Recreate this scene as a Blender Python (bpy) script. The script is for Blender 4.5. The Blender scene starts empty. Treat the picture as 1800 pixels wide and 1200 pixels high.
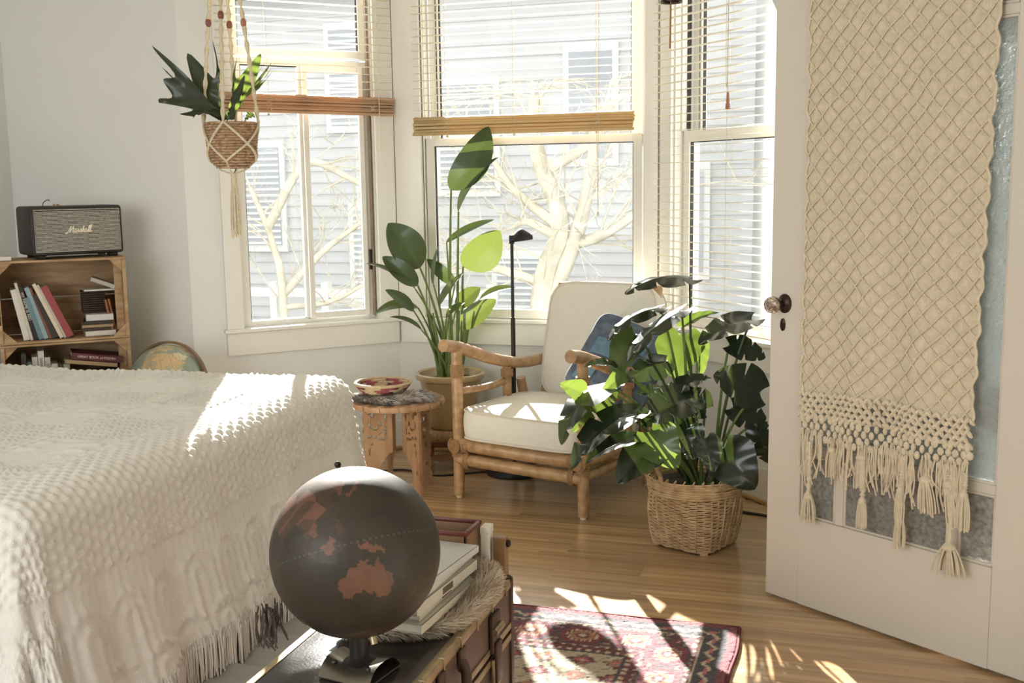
import bpy, bmesh, math, random
import numpy as np
from mathutils import Vector, Matrix
random.seed(7); rng = np.random.default_rng(7)
PI = math.pi
C = bpy.context.scene.collection
V3 = lambda *a: np.array(a, float)
def nrm(v):
    v = np.asarray(v, float); return v/ max(np.linalg.norm(v), 1e-9)

# ------------------------------------------------------------------ camera
FOC, PITCH, ROLL, YAW, CH = 1923.0, 0.14388, -0.01449, 0.2970, 1.35
_s, _c = math.sin(YAW), math.cos(YAW)
def _rot(v): return V3(v[0]*_c-v[1]*_s, v[0]*_s+v[1]*_c, v[2])
_f = V3(0, math.cos(PITCH), -math.sin(PITCH)); _r = V3(1, 0, 0); _u = np.cross(_r, _f)
CR = _rot(math.cos(ROLL)*_r+math.sin(ROLL)*_u); CU = _rot(-math.sin(ROLL)*_r+math.cos(ROLL)*_u); CF = _rot(_f)
CO = V3(0, 0, CH)
cam = bpy.data.objects.new('camera', bpy.data.cameras.new('camera')); C.objects.link(cam)
M = Matrix(((CR[0], CU[0], -CF[0], 0), (CR[1], CU[1], -CF[1], 0), (CR[2], CU[2], -CF[2], CH), (0, 0, 0, 1)))
cam.matrix_world = M
cam.data.sensor_width = 36; cam.data.lens = FOC*36/1800; cam.data.clip_start = .02
bpy.context.scene.camera = cam
def at(x, y, d):            # a point measured in the photograph, at a distance d in front of the lens
    return CO+(CF+CR*(x-900)/FOC-CU*(y-600)/FOC)*d

# ------------------------------------------------------------------ light
vs = bpy.context.scene.view_settings
vs.view_transform = 'Standard'; vs.look = 'None'; vs.gamma = 1; vs.use_curve_mapping = False
vs.exposure = 0.9
SKY, SUN = 1.0, 20.0
w = bpy.data.worlds.new('sky'); bpy.context.scene.world = w; w.use_nodes = True
wn = w.node_tree.nodes; wn['Background'].inputs[0].default_value = (.97, .985, 1.0, 1); wn['Background'].inputs[1].default_value = SKY
sun = bpy.data.objects.new('sun', bpy.data.lights.new('sun', 'SUN')); C.objects.link(sun)
sun.data.energy = SUN; sun.data.angle = .010; sun.data.color = (1, .97, .93)
_az, _el = math.radians(-25.7), math.radians(23.6)
_sd = Vector((math.sin(_az)*math.cos(_el), math.cos(_az)*math.cos(_el), math.sin(_el)))
sun.rotation_euler = _sd.to_track_quat('Z', 'Y').to_euler()
def area(name, loc, target, sx, sy, e, col=(.95, .98, 1.0)):
    l = bpy.data.lights.new(name, 'AREA'); l.shape = 'RECTANGLE'; l.size = sx; l.size_y = sy; l.energy = e; l.color = col
    o = bpy.data.objects.new(name, l); C.objects.link(o); o.location = loc
    o.rotation_euler = (Vector(loc)-Vector(target)).to_track_quat('Z', 'Y').to_euler(); return o
# added fill light behind the camera; the back wall has no window
area('rear_fill_light', (-1.9, -.9, 1.55), (-1.6, 3.5, 1.1), 2.2, 1.5, 42)

# ------------------------------------------------------------------ materials
def lin(c):
    if isinstance(c, str): c = tuple(int(c[i:i+2], 16) for i in (0, 2, 4))
    return tuple((x/255/12.92 if x/255 <= .04045 else ((x/255+.055)/1.055)**2.4) for x in c)
_mats = {}
def mat(name, col=(200, 200, 200), rough=.6, metal=0, var=.0, vscale=12, bump=0, bscale=60, stretch=(1, 1, 1), dark=None,
        coat=0, trans=0, ior=1.45, transl=0, tcol=None, attr=False, rnd=0, spec=.5, detail=4, alpha=1, sheen=0, tex='noise', coords='Object'):
    if name in _mats: return _mats[name]
    m = bpy.data.materials.new(name); m.use_nodes = True; nt = m.node_tree; N = nt.nodes; L = nt.links
    b = N['Principled BSDF']; out = N['Material Output']
    c = (*lin(col), 1)
    b.inputs['Base Color'].default_value = c; b.inputs['Roughness'].default_value = rough; b.inputs['Metallic'].default_value = metal
    b.inputs['Coat Weight'].default_value = coat; b.inputs['Coat Roughness'].default_value = .12
    b.inputs['Transmission Weight'].default_value = trans; b.inputs['IOR'].default_value = ior
    b.inputs['Specular IOR Level'].default_value = spec; b.inputs['Sheen Weight'].default_value = sheen
    tc = N.new('ShaderNodeTexCoord'); mp = N.new('ShaderNodeMapping'); mp.inputs['Scale'].default_value = stretch
    L.new(tc.outputs[coords], mp.inputs['Vector']); vec = mp.outputs['Vector']
    if rnd:
        oi = N.new('ShaderNodeObjectInfo'); ad = N.new('ShaderNodeVectorMath'); ad.operation = 'ADD'
        mu = N.new('ShaderNodeMath'); mu.operation = 'MULTIPLY'; mu.inputs[1].default_value = 37
        L.new(oi.outputs['Random'], mu.inputs[0]); L.new(vec, ad.inputs[0]); L.new(mu.outputs[0], ad.inputs[1]); vec = ad.outputs[0]
    colout = None
    if attr:
        at_ = N.new('ShaderNodeAttribute'); at_.attribute_name = 'Col'; colout = at_.outputs['Color']
    if var or dark:
        n = N.new('ShaderNodeTexNoise'); n.inputs['Scale'].default_value = vscale; n.inputs['Detail'].default_value = detail
        L.new(vec, n.inputs['Vector'])
        rp = N.new('ShaderNodeValToRGB'); rp.color_ramp.elements[0].position = .32; rp.color_ramp.elements[1].position = .68
        d = lin(dark) if dark else tuple(x*(1-var) for x in c[:3])
        if colout is None:
            rp.color_ramp.elements[0].color = (*d, 1); rp.color_ramp.elements[1].color = c; L.new(n.outputs['Fac'], rp.inputs[0]); colout = rp.outputs[0]
        else:
            rp.color_ramp.elements[0].color = (1-var,)*3+(1,); rp.color_ramp.elements[1].color = (1, 1, 1, 1); L.new(n.outputs['Fac'], rp.inputs[0])
            mx = N.new('ShaderNodeMix'); mx.data_type = 'RGBA'; mx.blend_type = 'MULTIPLY'; mx.inputs[0].default_value = 1
            L.new(colout, mx.inputs[6]); L.new(rp.outputs[0], mx.inputs[7]); colout = mx.outputs[2]
    if rnd:
        hs = N.new('ShaderNodeHueSaturation'); mr = N.new('ShaderNodeMapRange'); mr.inputs[3].default_value = 1-rnd; mr.inputs[4].default_value = 1+rnd*.7
        L.new(oi.outputs['Random'], mr.inputs[0]); L.new(mr.outputs[0], hs.inputs['Value'])
        if colout is None: hs.inputs['Color'].default_value = c
        else: L.new(colout, hs.inputs['Color'])
        colout = hs.outputs[0]
    if colout is not None: L.new(colout, b.inputs['Base Color'])
    if bump:
        if tex == 'noise':
            bn = N.new('ShaderNodeTexNoise'); bn.inputs['Scale'].default_value = bscale; bn.inputs['Detail'].default_value = 5; h = bn.outputs['Fac']
        else:
            bn = N.new('ShaderNodeTexVoronoi'); bn.inputs['Scale'].default_value = bscale; h = bn.outputs['Distance']
        L.new(vec, bn.inputs['Vector'])
        bp = N.new('ShaderNodeBump'); bp.inputs['Strength'].default_value = bump; bp.inputs['Distance'].default_value = .01
        L.new(h, bp.inputs['Height']); L.new(bp.outputs['Normal'], b.inputs['Normal'])
    if transl:
        t = N.new('ShaderNodeBsdfTranslucent'); t.inputs[0].default_value = (*lin(tcol or col), 1)
        mxs = N.new('ShaderNodeMixShader'); mxs.inputs[0].default_value = transl
        L.new(b.outputs[0], mxs.inputs[1]); L.new(t.outputs[0], mxs.inputs[2]); L.new(mxs.outputs[0], out.inputs[0])
    _mats[name] = m; return m

# ------------------------------------------------------------------ mesh helpers
def wloc(o):
    l = V3(0, 0, 0)
    while o is not None: l = l+np.array(o.location); o = o.parent
    return l
def rboxgeo(size, bev, seg=2):
    bm = bmesh.new(); bmesh.ops.create_cube(bm, size=1)
    for v in bm.verts: v.co = Vector((v.co.x*size[0], v.co.y*size[1], v.co.z*size[2]))
    if bev > 0: bmesh.ops.bevel(bm, geom=bm.edges[:], offset=min(bev, min(size)*.49), segments=seg, affect='EDGES', profile=.5)
    bm.verts.index_update(); vs_ = np.array([v.co[:] for v in bm.verts]); fs = [[v.index for v in f.verts] for f in bm.faces]; bm.free()
    return vs_, fs
class MB:
    def __init__(s, o=(0, 0, 0), rz=0):
        s.v = []; s.f = []; s.c = []; s.n = 0; s.mi = []; s.o = np.array(o, float); s.cz, s.sz = math.cos(rz), math.sin(rz); s.hascol = False
    def add(s, v, f, col=None, mi=0):
        v = np.asarray(v, float).reshape(-1, 3)
        v = np.stack([v[:, 0]*s.cz-v[:, 1]*s.sz, v[:, 0]*s.sz+v[:, 1]*s.cz, v[:, 2]], 1)+s.o
        s.v.append(v); k = s.n
        if isinstance(f, np.ndarray): s.f += (f+k).tolist()
        else: s.f += [[i+k for i in q] for q in f]
        s.mi += [mi]*len(f)
        if col is not None:
            s.hascol = True; col = np.asarray(col, float)
            s.c.append(np.tile(col, (len(v), 1)) if col.ndim == 1 else col)
        else: s.c.append(np.ones((len(v), 3)))
        s.n += len(v); return s
    def box(s, a, b, bev=0, col=None, mi=0):
        a = np.array(a, float); b = np.array(b, float); v, f = rboxgeo(np.abs(b-a), bev); return s.add(v+(a+b)/2, f, col, mi)
    def obox(s, c, ax, ay, az, size, bev=0, col=None, mi=0):   # oriented box
        v, f = rboxgeo(size, bev); ax, ay, az = nrm(ax), nrm(ay), nrm(az)
        return s.add(np.array(c)+v[:, :1]*ax+v[:, 1:2]*ay+v[:, 2:]*az, f, col, mi)
    def bar(s, p, q, wd, ht, up=(0, 0, 1), bev=0, col=None, mi=0):
        p, q = np.array(p, float), np.array(q, float); d = q-p; L = np.linalg.norm(d); d = d/L; up = np.array(up, float)
        sd = np.cross(up, d)
        if np.linalg.norm(sd) < 1e-4: sd = np.cross((1, 0, 0), d)
        sd = nrm(sd); uu = np.cross(d, sd)
        return s.obox((p+q)/2, d, sd, uu, (L, wd, ht), bev, col, mi)
    def tube(s, pts, rad, seg=8, cap=True, closed=False, col=None, mi=0):
        P = np.asarray(pts, float); n = len(P); R = np.full(n, rad) if np.isscalar(rad) else np.asarray(rad, float)
        T = np.gradient(P, axis=0) if not closed else np.roll(P, -1, 0)-np.roll(P, 1, 0)
        T /= np.maximum(np.linalg.norm(T, axis=1, keepdims=True), 1e-9)
        a = V3(0, 0, 1) if abs(T[0, 2]) < .9 else V3(1, 0, 0)
        u = nrm(np.cross(T[0], a)); U = np.zeros_like(P)
        for i in range(n):
            u = u-T[i]*(u@T[i]); u = nrm(u); U[i] = u
        W = np.cross(T, U); th = np.arange(seg)*2*PI/seg
        vv = (P[:, None]+R[:, None, None]*(np.cos(th)[None, :, None]*U[:, None]+np.sin(th)[None, :, None]*W[:, None])).reshape(-1, 3)
        i, j = np.meshgrid(np.arange(n if closed else n-1), np.arange(seg), indexing='ij'); i, j = i.ravel(), j.ravel(); i2 = (i+1) % n; j2 = (j+1) % seg
        f = np.stack([i*seg+j, i*seg+j2, i2*seg+j2, i2*seg+j], 1).tolist()
        if cap and not closed: f += [list(range(seg))[::-1], list(range((n-1)*seg, n*seg))]
        return s.add(vv, f, col, mi)
    def lathe(s, prof, seg=32, c=(0, 0, 0), col=None, mod=None, mi=0, cap=False):
        P = np.asarray(prof, float); n = len(P); th = np.arange(seg)*2*PI/seg; r = np.tile(P[:, 0][:, None], (1, seg)); z = np.tile(P[:, 1][:, None], (1, seg))
        if mod: r, z = mod(r, z, np.tile(th, (n, 1)))
        v = np.stack([r*np.cos(th)+c[0], r*np.sin(th)+c[1], z+c[2]], 2).reshape(-1, 3)
        i, j = np.meshgrid(np.arange(n-1), np.arange(seg), indexing='ij'); i, j = i.ravel(), j.ravel(); j2 = (j+1) % seg
        f = np.stack([i*seg+j, i*seg+j2, (i+1)*seg+j2, (i+1)*seg+j], 1).tolist()
        if cap: f += [list(range(seg))[::-1], list(range((n-1)*seg, n*seg))]
        return s.add(v, f, col, mi)
    def grid(s, G, col=None, mask=None, mi=0, wrap=False):       # G: (n,m,3)
        n, m = G.shape[:2]; i, j = np.meshgrid(np.arange(n-1), np.arange(m if wrap else m-1), indexing='ij')
        if mask is not None: k = mask[i, j] & mask[i+1, j] & mask[i, (j+1) % m] & mask[i+1, (j+1) % m]; i, j = i[k], j[k]
        else: i, j = i.ravel(), j.ravel()
        j2 = (j+1) % m
        f = np.stack([i*m+j, i*m+j2, (i+1)*m+j2, (i+1)*m+j], 1)
        return s.add(G.reshape(-1, 3), f, None if col is None else np.asarray(col).reshape(-1, 3), mi)
    def ball(s, c, r, seg=12, col=None, mi=0):
        r = np.array([r]*3 if np.isscalar(r) else r, float); a = np.linspace(0, PI, seg//2+1); b = np.arange(seg)*2*PI/seg
        G = np.stack([np.sin(a)[:, None]*np.cos(b), np.sin(a)[:, None]*np.sin(b), np.cos(a)[:, None]+0*b], 2)*r+np.array(c)
        return s.grid(G, col, wrap=True, mi=mi)
    def poly(s, pts, th, ax=(1, 0, 0), ay=(0, 0, 1), o=(0, 0, 0), col=None, mi=0):   # extruded polygon
        ax, ay = np.array(ax, float), np.array(ay, float); az = np.cross(ax, ay); P = np.asarray(pts, float); n = len(P)
        b = np.array(o)+P[:, :1]*ax+P[:, 1:2]*ay; v = np.concatenate([b-az*th/2, b+az*th/2])
        f = [list(range(n))[::-1], list(range(n, 2*n))]+[[i, (i+1) % n, n+(i+1) % n, n+i] for i in range(n)]
        return s.add(v, f, col, mi)
    def build(s, name, m, parent=None, smooth=True, kind=None, label=None, ang=40):
        me = bpy.data.meshes.new(name); v = np.concatenate(s.v)
        if parent is not None: v = v-wloc(parent)
        me.from_pydata(v.tolist(), [], s.f); me.update()
        for q in (m if isinstance(m, (list, tuple)) else [m]): me.materials.append(q)
        if isinstance(m, (list, tuple)): me.polygons.foreach_set('material_index', s.mi)
        if s.hascol:
            ca = me.color_attributes.new('Col', 'FLOAT_COLOR', 'POINT'); cc = np.concatenate(s.c); cc = np.concatenate([cc, np.ones((len(cc), 1))], 1)
            ca.data.foreach_set('color', cc.ravel())
        if smooth:
            me.polygons.foreach_set('use_smooth', [True]*len(me.polygons))
            if len(me.polygons) < 150000:
                try: me.set_sharp_from_angle(angle=math.radians(ang))
                except Exception: pass
        o = bpy.data.objects.new(name, me); C.objects.link(o)
        if parent is not None: o.parent = parent
        if kind: o['kind'] = kind
        if label: o['label'] = label
        return o
def tag(o, label=None, cat=None, group=None, kind=None):
    if label: o['label'] = label
    if cat: o['category'] = cat
    if group: o['group'] = group
    if kind: o['kind'] = kind
    return o
def thing(name, label, cat, loc=(0, 0, 0), group=None):
    o = bpy.data.objects.new(name, None); o.location = loc; o.empty_display_size = .1; C.objects.link(o); return tag(o, label, cat, group)
def struct(name, loc=(0, 0, 0)):
    o = bpy.data.objects.new(name, None); o.location = loc; C.objects.link(o); o['kind'] = 'structure'; return o
def copies(mesh_obj, places, name, parent, rz=0):
    """first object stays where it is; others share its mesh"""
    out = []
    for p in places:
        o = mesh_obj.copy(); C.objects.link(o); o.parent = parent; o.location = p; o.rotation_euler = (0, 0, rz); o.name = name; out.append(o)
    return out
def bez(p0, p1, p2, n):
    t = np.linspace(0, 1, n)[:, None]; p0, p1, p2 = map(lambda q: np.array(q, float), (p0, p1, p2)); return (1-t)**2*p0+2*t*(1-t)*p1+t*t*p2
def spline(pts, n):
    P = np.array(pts, float); k = len(P); P = np.vstack([2*P[0]-P[1], P, 2*P[-1]-P[-2]]); out = []
    for q in np.linspace(0, k-1-1e-6, n):
        i = int(q); t = q-i; a, b, c, d = P[i:i+4]
        out.append(.5*((2*b)+(-a+c)*t+(2*a-5*b+4*c-d)*t*t+(-a+3*b-3*c+d)*t**3))
    return np.array(out)
def wander(n, seed=0, k=5, amp=1.0):
    r = np.random.default_rng(seed); x = np.arange(n)/n; y = np.zeros(n)
    for i in range(1, k+1): y += r.normal()*np.sin(2*PI*(i*x+r.random()))/i
    return y*amp

WALL = mat('wall_paint', (227, 227, 223), .75, var=.03, vscale=2.5, bump=.08, bscale=180)
TRIM = mat('white_trim_paint', (231, 228, 220), .45, var=.03, vscale=4)
CEIL = mat('ceiling_paint', (228, 222, 208), .8, var=.03)
SASH = mat('sash_paint', (228, 225, 217), .5, var=.04, vscale=6)
DARK = mat('dark_rubber_seal', (60, 56, 52), .6, var=.2)
GLASS = mat('window_glass', (255, 255, 255), .0, trans=1, ior=1.0, spec=.0)
OAK = mat('fir_floor_plank', (200, 168, 126), .26, dark=(168, 132, 94), vscale=2.2, stretch=(.8, 16, 16), coat=.55, rnd=.21, bump=.05, bscale=30)
RATTAN = mat('rattan_pole', (184, 150, 110), .36, dark=(150, 114, 76), vscale=9, stretch=(3, 3, 3), coat=.25, bump=.12, bscale=40)
BIND = mat('rattan_binding', (166, 128, 88), .5, var=.35, vscale=70, bump=.25, bscale=160)
BAMBOO = mat('bamboo_slat', (204, 182, 138), .5, dark=(180, 152, 108), vscale=7, stretch=(.6, 20, 20), rnd=.12, transl=.25, tcol=(230, 205, 160))
REDBAM = mat('reddish_bamboo_slat', (208, 176, 148), .5, dark=(182, 144, 116), vscale=7, stretch=(.6, 20, 20), rnd=.12, transl=.25, tcol=(225, 190, 150))
LITSLAT = mat('backlit_slat', (238, 234, 224), .5, dark=(230, 223, 208), vscale=7, stretch=(.6, 20, 20), rnd=.04, transl=.7, tcol=(246, 243, 234))  # hanging slats: glare of the window behind put into a near-white colour
CORD = mat('cotton_cord', (222, 208, 178), .9, var=.2, vscale=90, bump=.3, bscale=220, sheen=.2)
BLACK = mat('black_metal', (42, 38, 35), .45, var=.15, metal=.3)
def pane_mat():
    m = bpy.data.materials.new('clear_pane'); m.use_nodes = True; nt = m.node_tree; N = nt.nodes; N.remove(N['Principled BSDF'])
    t = N.new('ShaderNodeBsdfTransparent'); t.inputs[0].default_value = (.97, .98, .97, 1); g = N.new('ShaderNodeBsdfGlossy'); g.inputs[1].default_value = .02
    fr = N.new('ShaderNodeFresnel'); fr.inputs[0].default_value = 1.35; mx = N.new('ShaderNodeMixShader')
    ge = N.new('ShaderNodeNewGeometry'); iv = N.new('ShaderNodeMath'); iv.operation = 'SUBTRACT'; iv.inputs[0].default_value = 1; nt.links.new(ge.outputs['Backfacing'], iv.inputs[1]); ml = N.new('ShaderNodeMath'); ml.operation = 'MULTIPLY'; nt.links.new(fr.outputs[0], ml.inputs[0]); nt.links.new(iv.outputs[0], ml.inputs[1]); nt.links.new(ml.outputs[0], mx.inputs[0]); nt.links.new(t.outputs[0], mx.inputs[1]); nt.links.new(g.outputs[0], mx.inputs[2]); nt.links.new(mx.outputs[0], N['Material Output'].inputs[0])
    return m
PANE = pane_mat()

# ================================================================== ROOM SHELL
CEILZ = 2.95
A = V3(-2.169, 5.127, 0); B = V3(-.836, 5.127, 0); D2 = .70711
E0 = V3(-2.898, 4.398, 0); E1 = V3(-.107, 4.398, 0); XL, XR, YB, YM = -3.855, .575, -1.6, 4.398
outline = [(XL, YB), (XR, YB), (XR, YM), tuple(E1[:2]), tuple(B[:2]), tuple(A[:2]), tuple(E0[:2]), (XL, YM)]
floor = MB().poly(outline, .02, (1, 0, 0), (0, 1, 0), (0, 0, -.03)).build('floor', OAK, smooth=False); floor['kind'] = 'structure'
# planks of the floor one by one where they can be told apart, the rest joined
def xspan(y):
    if y < YM: return XL, XR
    t = y-YM; return E0[0]+t, E1[0]-t
PW = .057; rest = MB(); rp = random.Random(3)
def plank_geo(L, y0):
    v, f = rboxgeo((L, PW-.0003, .02), .0, 1); return v, f
y = YB; npl = 0; plank_meshes = {}
while y < 5.12:
    yc = y+PW/2; x0, x1 = xspan(min(yc+PW/2, 5.127) if yc > YM else yc)
    if 1.62 < y < 4.85:
        xs = x0 if y > 3.65 else -1.75
        if xs > x0: rest.box((x0, y, -.02), (xs-.001, y+PW-.001, 0))
        x = xs
        while x < x1-.02:
            L = rp.choice([1.3, 1.7, 2.1, 2.6]); L = L if x1-x-L > .35 else x1-x
            if x == xs and xs < x1-1: L = min(L, rp.choice([.5, .8, 1.1]))
            L = min(L, x1-x); key = round(L, 5)
            if key not in plank_meshes:
                o = MB().add(plank_geo(key-.0003, 0)[0], plank_geo(key-.0003, 0)[1]).build('plank', OAK, floor, smooth=False); plank_meshes[key] = o.data
            else:
                o = bpy.data.objects.new('plank', plank_meshes[key]); C.objects.link(o); o.parent = floor
            o.location = (x+L/2, yc, -.01); npl += 1; x += L
    else: rest.box((x0, y, -.02), (x1, min(y+PW-.001, 5.127), 0))
    y += PW
rest.build('plank_field', OAK, floor, smooth=False, kind='stuff')
# inlaid border planks along the right wall
for k in range(3):
    for (a, b) in ((1.62, 2.35), (2.352, 3.05)):
        MB().box((XR-.072*(k+1)-.02, a, -.001), (XR-.072*k-.022, b, .0012), 0).build('border_plank', OAK, floor, smooth=False)
cl = MB().poly(outline, .08, (1, 0, 0), (0, 1, 0), (0, 0, CEILZ+.04)).build('ceiling', CEIL, smooth=False); cl['kind'] = 'structure'
TH = .14
def wallseg(name, p, q, out, holes=()):      # p->q in plan, out = outward normal; holes: (t0,t1,z0,z1)
    p, q = V3(*p[:2], 0), V3(*q[:2], 0); d = nrm(q-p); L = np.linalg.norm(q-p); o = V3(*out, 0); mb = MB(); up = V3(0, 0, 1)
    def piece(t0, t1, z0, z1):
        if t1-t0 > 1e-4 and z1-z0 > 1e-4: mb.obox(p+d*(t0+t1)/2+o*TH/2+up*(z0+z1)/2, d, o, up, (t1-t0, TH, z1-z0))
    t = 0
    for (t0, t1, z0, z1) in holes: piece(t, t0, -.03, CEILZ); piece(t0, t1, -.03, z0); piece(t0, t1, z1, CEILZ); t = t1
    piece(t, L, -.03, CEILZ)
    ob = mb.build(name, WALL, smooth=False); ob['kind'] = 'structure'; return ob
WZ0, WZ1 = .66, 2.64
wallseg('wall_main_left', (XL, YM), E0[:2], (0, 1))
wallseg('wall_bay_left', E0[:2], A[:2], (-D2, D2), [(.231, .931, WZ0, WZ1)])
wallseg('wall_bay_center', A[:2], B[:2], (0, 1), [(.145, 1.265, WZ0, WZ1)])
wallseg('wall_bay_right', B[:2], E1[:2], (D2, D2), [(.10, .80, WZ0, WZ1)])
wallseg('wall_main_right', E1[:2], (XR, YM), (0, 1))
wallseg('wall_left', (XL, YB), (XL, YM), (-1, 0))
wallseg('wall_right', (XR, YM), (XR, YB), (1, 0))
wallseg('wall_back', (XR, YB), (XL, YB), (0, -1))
# wedges closing the wall thickness at the bay corners
cw = MB()
for P_, a in ((A, 112.5), (B, 67.5)):
    cw.poly([(0, 0), (TH*math.cos(math.radians(a-22.5)), TH*math.sin(math.radians(a-22.5))), (TH*1.08*math.cos(math.radians(a)), TH*1.08*math.sin(math.radians(a))), (TH*math.cos(math.radians(a+22.5)), TH*math.sin(math.radians(a+22.5)))], CEILZ, (1, 0, 0), (0, 1, 0), P_+V3(0, 0, CEILZ/2))
o = cw.build('trim_5', WALL, smooth=False); o['kind'] = 'structure'
# baseboards and shoe mouldings
QR = mat('shoe_moulding', (190, 152, 106), .45, var=.2, vscale=8)
for nm, p, q, out in (('baseboard_left', E0, A, (-D2, D2)), ('baseboard_center', A, B, (0, 1)), ('baseboard_right', B, E1, (D2, D2)),
                      ('baseboard_main_left', V3(XL, YM, 0), E0, (0, 1)), ('baseboard_main_right', E1, V3(XR, YM, 0), (0, 1))):
    d = nrm(q-p); o3 = V3(*out, 0); L = np.linalg.norm(q-p); up = V3(0, 0, 1); mb = MB()
    mb.obox((p+q)/2-o3*.008+up*.075, d, o3, up, (L-.006, .016, .15), .004)
    b = mb.build(nm, TRIM, smooth=False); b['kind'] = 'structure'
    MB().obox((p+q)/2-o3*.024+up*.009, d, o3, up, (L-.03, .016, .018), .006).build('shoe_moulding', QR, b)

# ------------------------------------------------------------------ windows
class WF:                     # local frame of a bay wall: t along the wall, z up, n into the room
    def __init__(s, p, q, out): s.p = V3(*p[:2], 0); s.d = nrm(V3(*q[:2], 0)-s.p); s.n = -V3(*out, 0); s.L = np.linalg.norm(V3(*q[:2], 0)-s.p)
    def P(s, t, z, n): return s.p+s.d*t+s.n*n+V3(0, 0, z)
    def box(s, mb, t0, t1, z0, z1, n0, n1, bev=.002): return mb.obox(s.P((t0+t1)/2, (z0+z1)/2, (n0+n1)/2), s.d, s.n, V3(0, 0, 1), (t1-t0, abs(n1-n0), z1-z0), bev)
WL = WF(E0, A, (-D2, D2)); WC = WF(A, B, (0, 1)); WR = WF(B, E1, (D2, D2))
def sash_frame(W, name, root, t0, t1, z0, z1, n, wt=.042, bot=.055, top=.04, th=.032, mull=None, m=SASH):
    mb = MB(); h = th/2
    W.box(mb, t0, t0+wt, z0, z1, n-h, n+h); W.box(mb, t1-wt, t1, z0, z1, n-h, n+h)
    W.box(mb, t0+wt, t1-wt, z0, z0+bot, n-h, n+h); W.box(mb, t0+wt, t1-wt, z1-top, z1, n-h, n+h)
    if mull: W.box(mb, mull-.028, mull+.028, z0+bot, z1-top, n-h, n+h)
    ob = mb.build(name, m, root, smooth=False)
    # dark seal round the glass
    se = MB(); g = .004
    for a in ((t0+wt, t0+wt+g, z0+bot, z1-top), (t1-wt-g, t1-wt, z0+bot, z1-top), (t0+wt, t1-wt, z1-top-g, z1-top), (t0+wt, t1-wt, z0+bot, z0+bot+g*.6)):
        W.box(se, *a, n-.008, n+.008, 0)
    se.build('glazing_seal', DARK, ob, smooth=False)
    gl = MB(); W.box(gl, t0+wt-.004, t1-wt+.004, z0+bot-.004, z1-top+.004, n-.002, n+.002, 0); gl.build('pane', PANE, ob, smooth=False)
    return ob
def window(k, W, t0, t1, cas_l, cas_r, sill_l, sill_r):
    root = struct('window_%d' % k, W.P((t0+t1)/2, 0, 0))
    fr = MB()                                                   # jamb lining
    W.box(fr, t0-.002, t0+.014, WZ0, WZ1, -TH, .0); W.box(fr, t1-.014, t1+.002, WZ0, WZ1, -TH, .0); W.box(fr, t0, t1, WZ1-.02, WZ1, -TH, 0); W.box(fr, t0, t1, WZ0, WZ0+.016, -TH-.03, -.01)
    fr.build('jamb', SASH, root, smooth=False)
    cs = MB()
    W.box(cs, t0-cas_l, t0+.004, .682, WZ1+.10, .001, .018); W.box(cs, t1-.004, t1+cas_r, .682, WZ1+.10, .001, .018); W.box(cs, t0+.004, t1-.004, WZ1-.01, WZ1+.10, .001, .018)
    cs.build('casing', TRIM, root, smooth=False)
    s_ = MB(); W.box(s_, t0-sill_l, t1+sill_r, .665, .684, -.06, .035, .004); s_.build('sill', TRIM, root, smooth=False)
    a = MB(); W.box(a, t0-sill_l+.012, t1+sill_r-.012 if sill_r > .1 else t1+sill_r, .557, .664, .001, .02, .003); a.build('apron', TRIM, root, smooth=False)
    return root
w1 = window(1, WL, .231, .931, .075, .093, .09, .095)
w2 = window(2, WC, .145, 1.265, .135, .06, .135, .06)
w3 = window(3, WR, .10, .80, .08, .12, .09, .13)
# centre: double hung
sash_frame(WC, 'lower_sash', w2, .165, 1.245, .686, 1.572, -.03, .042, .045, .038)
sash_frame(WC, 'upper_sash', w2, .175, 1.235, 1.536, 2.62, -.075, .05, .036, .05)
mb = MB()
for t in (.155, 1.245): WC.box(mb, t, t+.010, 1.572, 2.62, -.05, -.012)
for t in (.150, 1.258): WC.box(mb, t, t+.008, .69, 2.62, -.012, .0)
mb.build('sash_stop', SASH, w2, smooth=False)
mb = MB(); WC.box(mb, .213, .2165, 1.60, 2.62, -.057, -.053, 0); mb.build('sash_groove', DARK, w2, smooth=False)
# left: transom sash above, slider below
sash_frame(WL, 'lower_sash', w1, .25, .915, .68, 1.945, -.05, .035, .03, .03, m=SASH)
mb = MB(); WL.box(mb, .56, .60, .70, 1.925, -.064, -.034)
mb.build('mullion', SASH, w1, smooth=False)
mb = MB(); WL.box(mb, .575, .60, .705, 1.92, -.030, -.012); WL.box(mb, .855, .88, .705, 1.92, -.030, -.012); WL.box(mb, .60, .855, .705, .735, -.03, -.012); WL.box(mb, .60, .855, 1.892, 1.92, -.03, -.012)
mb.build('sliding_frame', SASH, w1, smooth=False)
sash_frame(WL, 'upper_sash', w1, .25, .915, 1.955, 2.62, -.07, .035, .04, .05)
mb = MB(); WL.box(mb, .902, .910, .70, 2.62, -.03, -.004); mb.build('sash_channel', mat('bronze_channel', (150, 130, 108), .5, var=.2), w1, smooth=False)
mb = MB(); WL.box(mb, .892, .902, .93, 1.03, -.032, -.012); mb.build('latch', BLACK, w1)
# right: double hung
sash_frame(WR, 'lower_sash', w3, .125, .775, .686, 1.572, -.055, .042, .05, .05)
sash_frame(WR, 'upper_sash', w3, .14, .76, 1.536, 2.62, -.095, .06, .036, .05)
mb = MB()
for t in (.115, .775): WR.box(mb, t, t+.010, 1.572, 2.62, -.07, -.03)
mb.build('sash_stop', SASH, w3, smooth=False)
mb = MB(); WR.box(mb, .127, .131, 1.575, 2.62, -.075, -.055, 0); WR.box(mb, .185, .189, 1.575, 2.62, -.082, -.078, 0); mb.build('sash_groove', DARK, w3, smooth=False)
# corner boards of the bay
for k, (p, a) in enumerate(((E0, 0), (E1, 0))):
    pass

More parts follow.
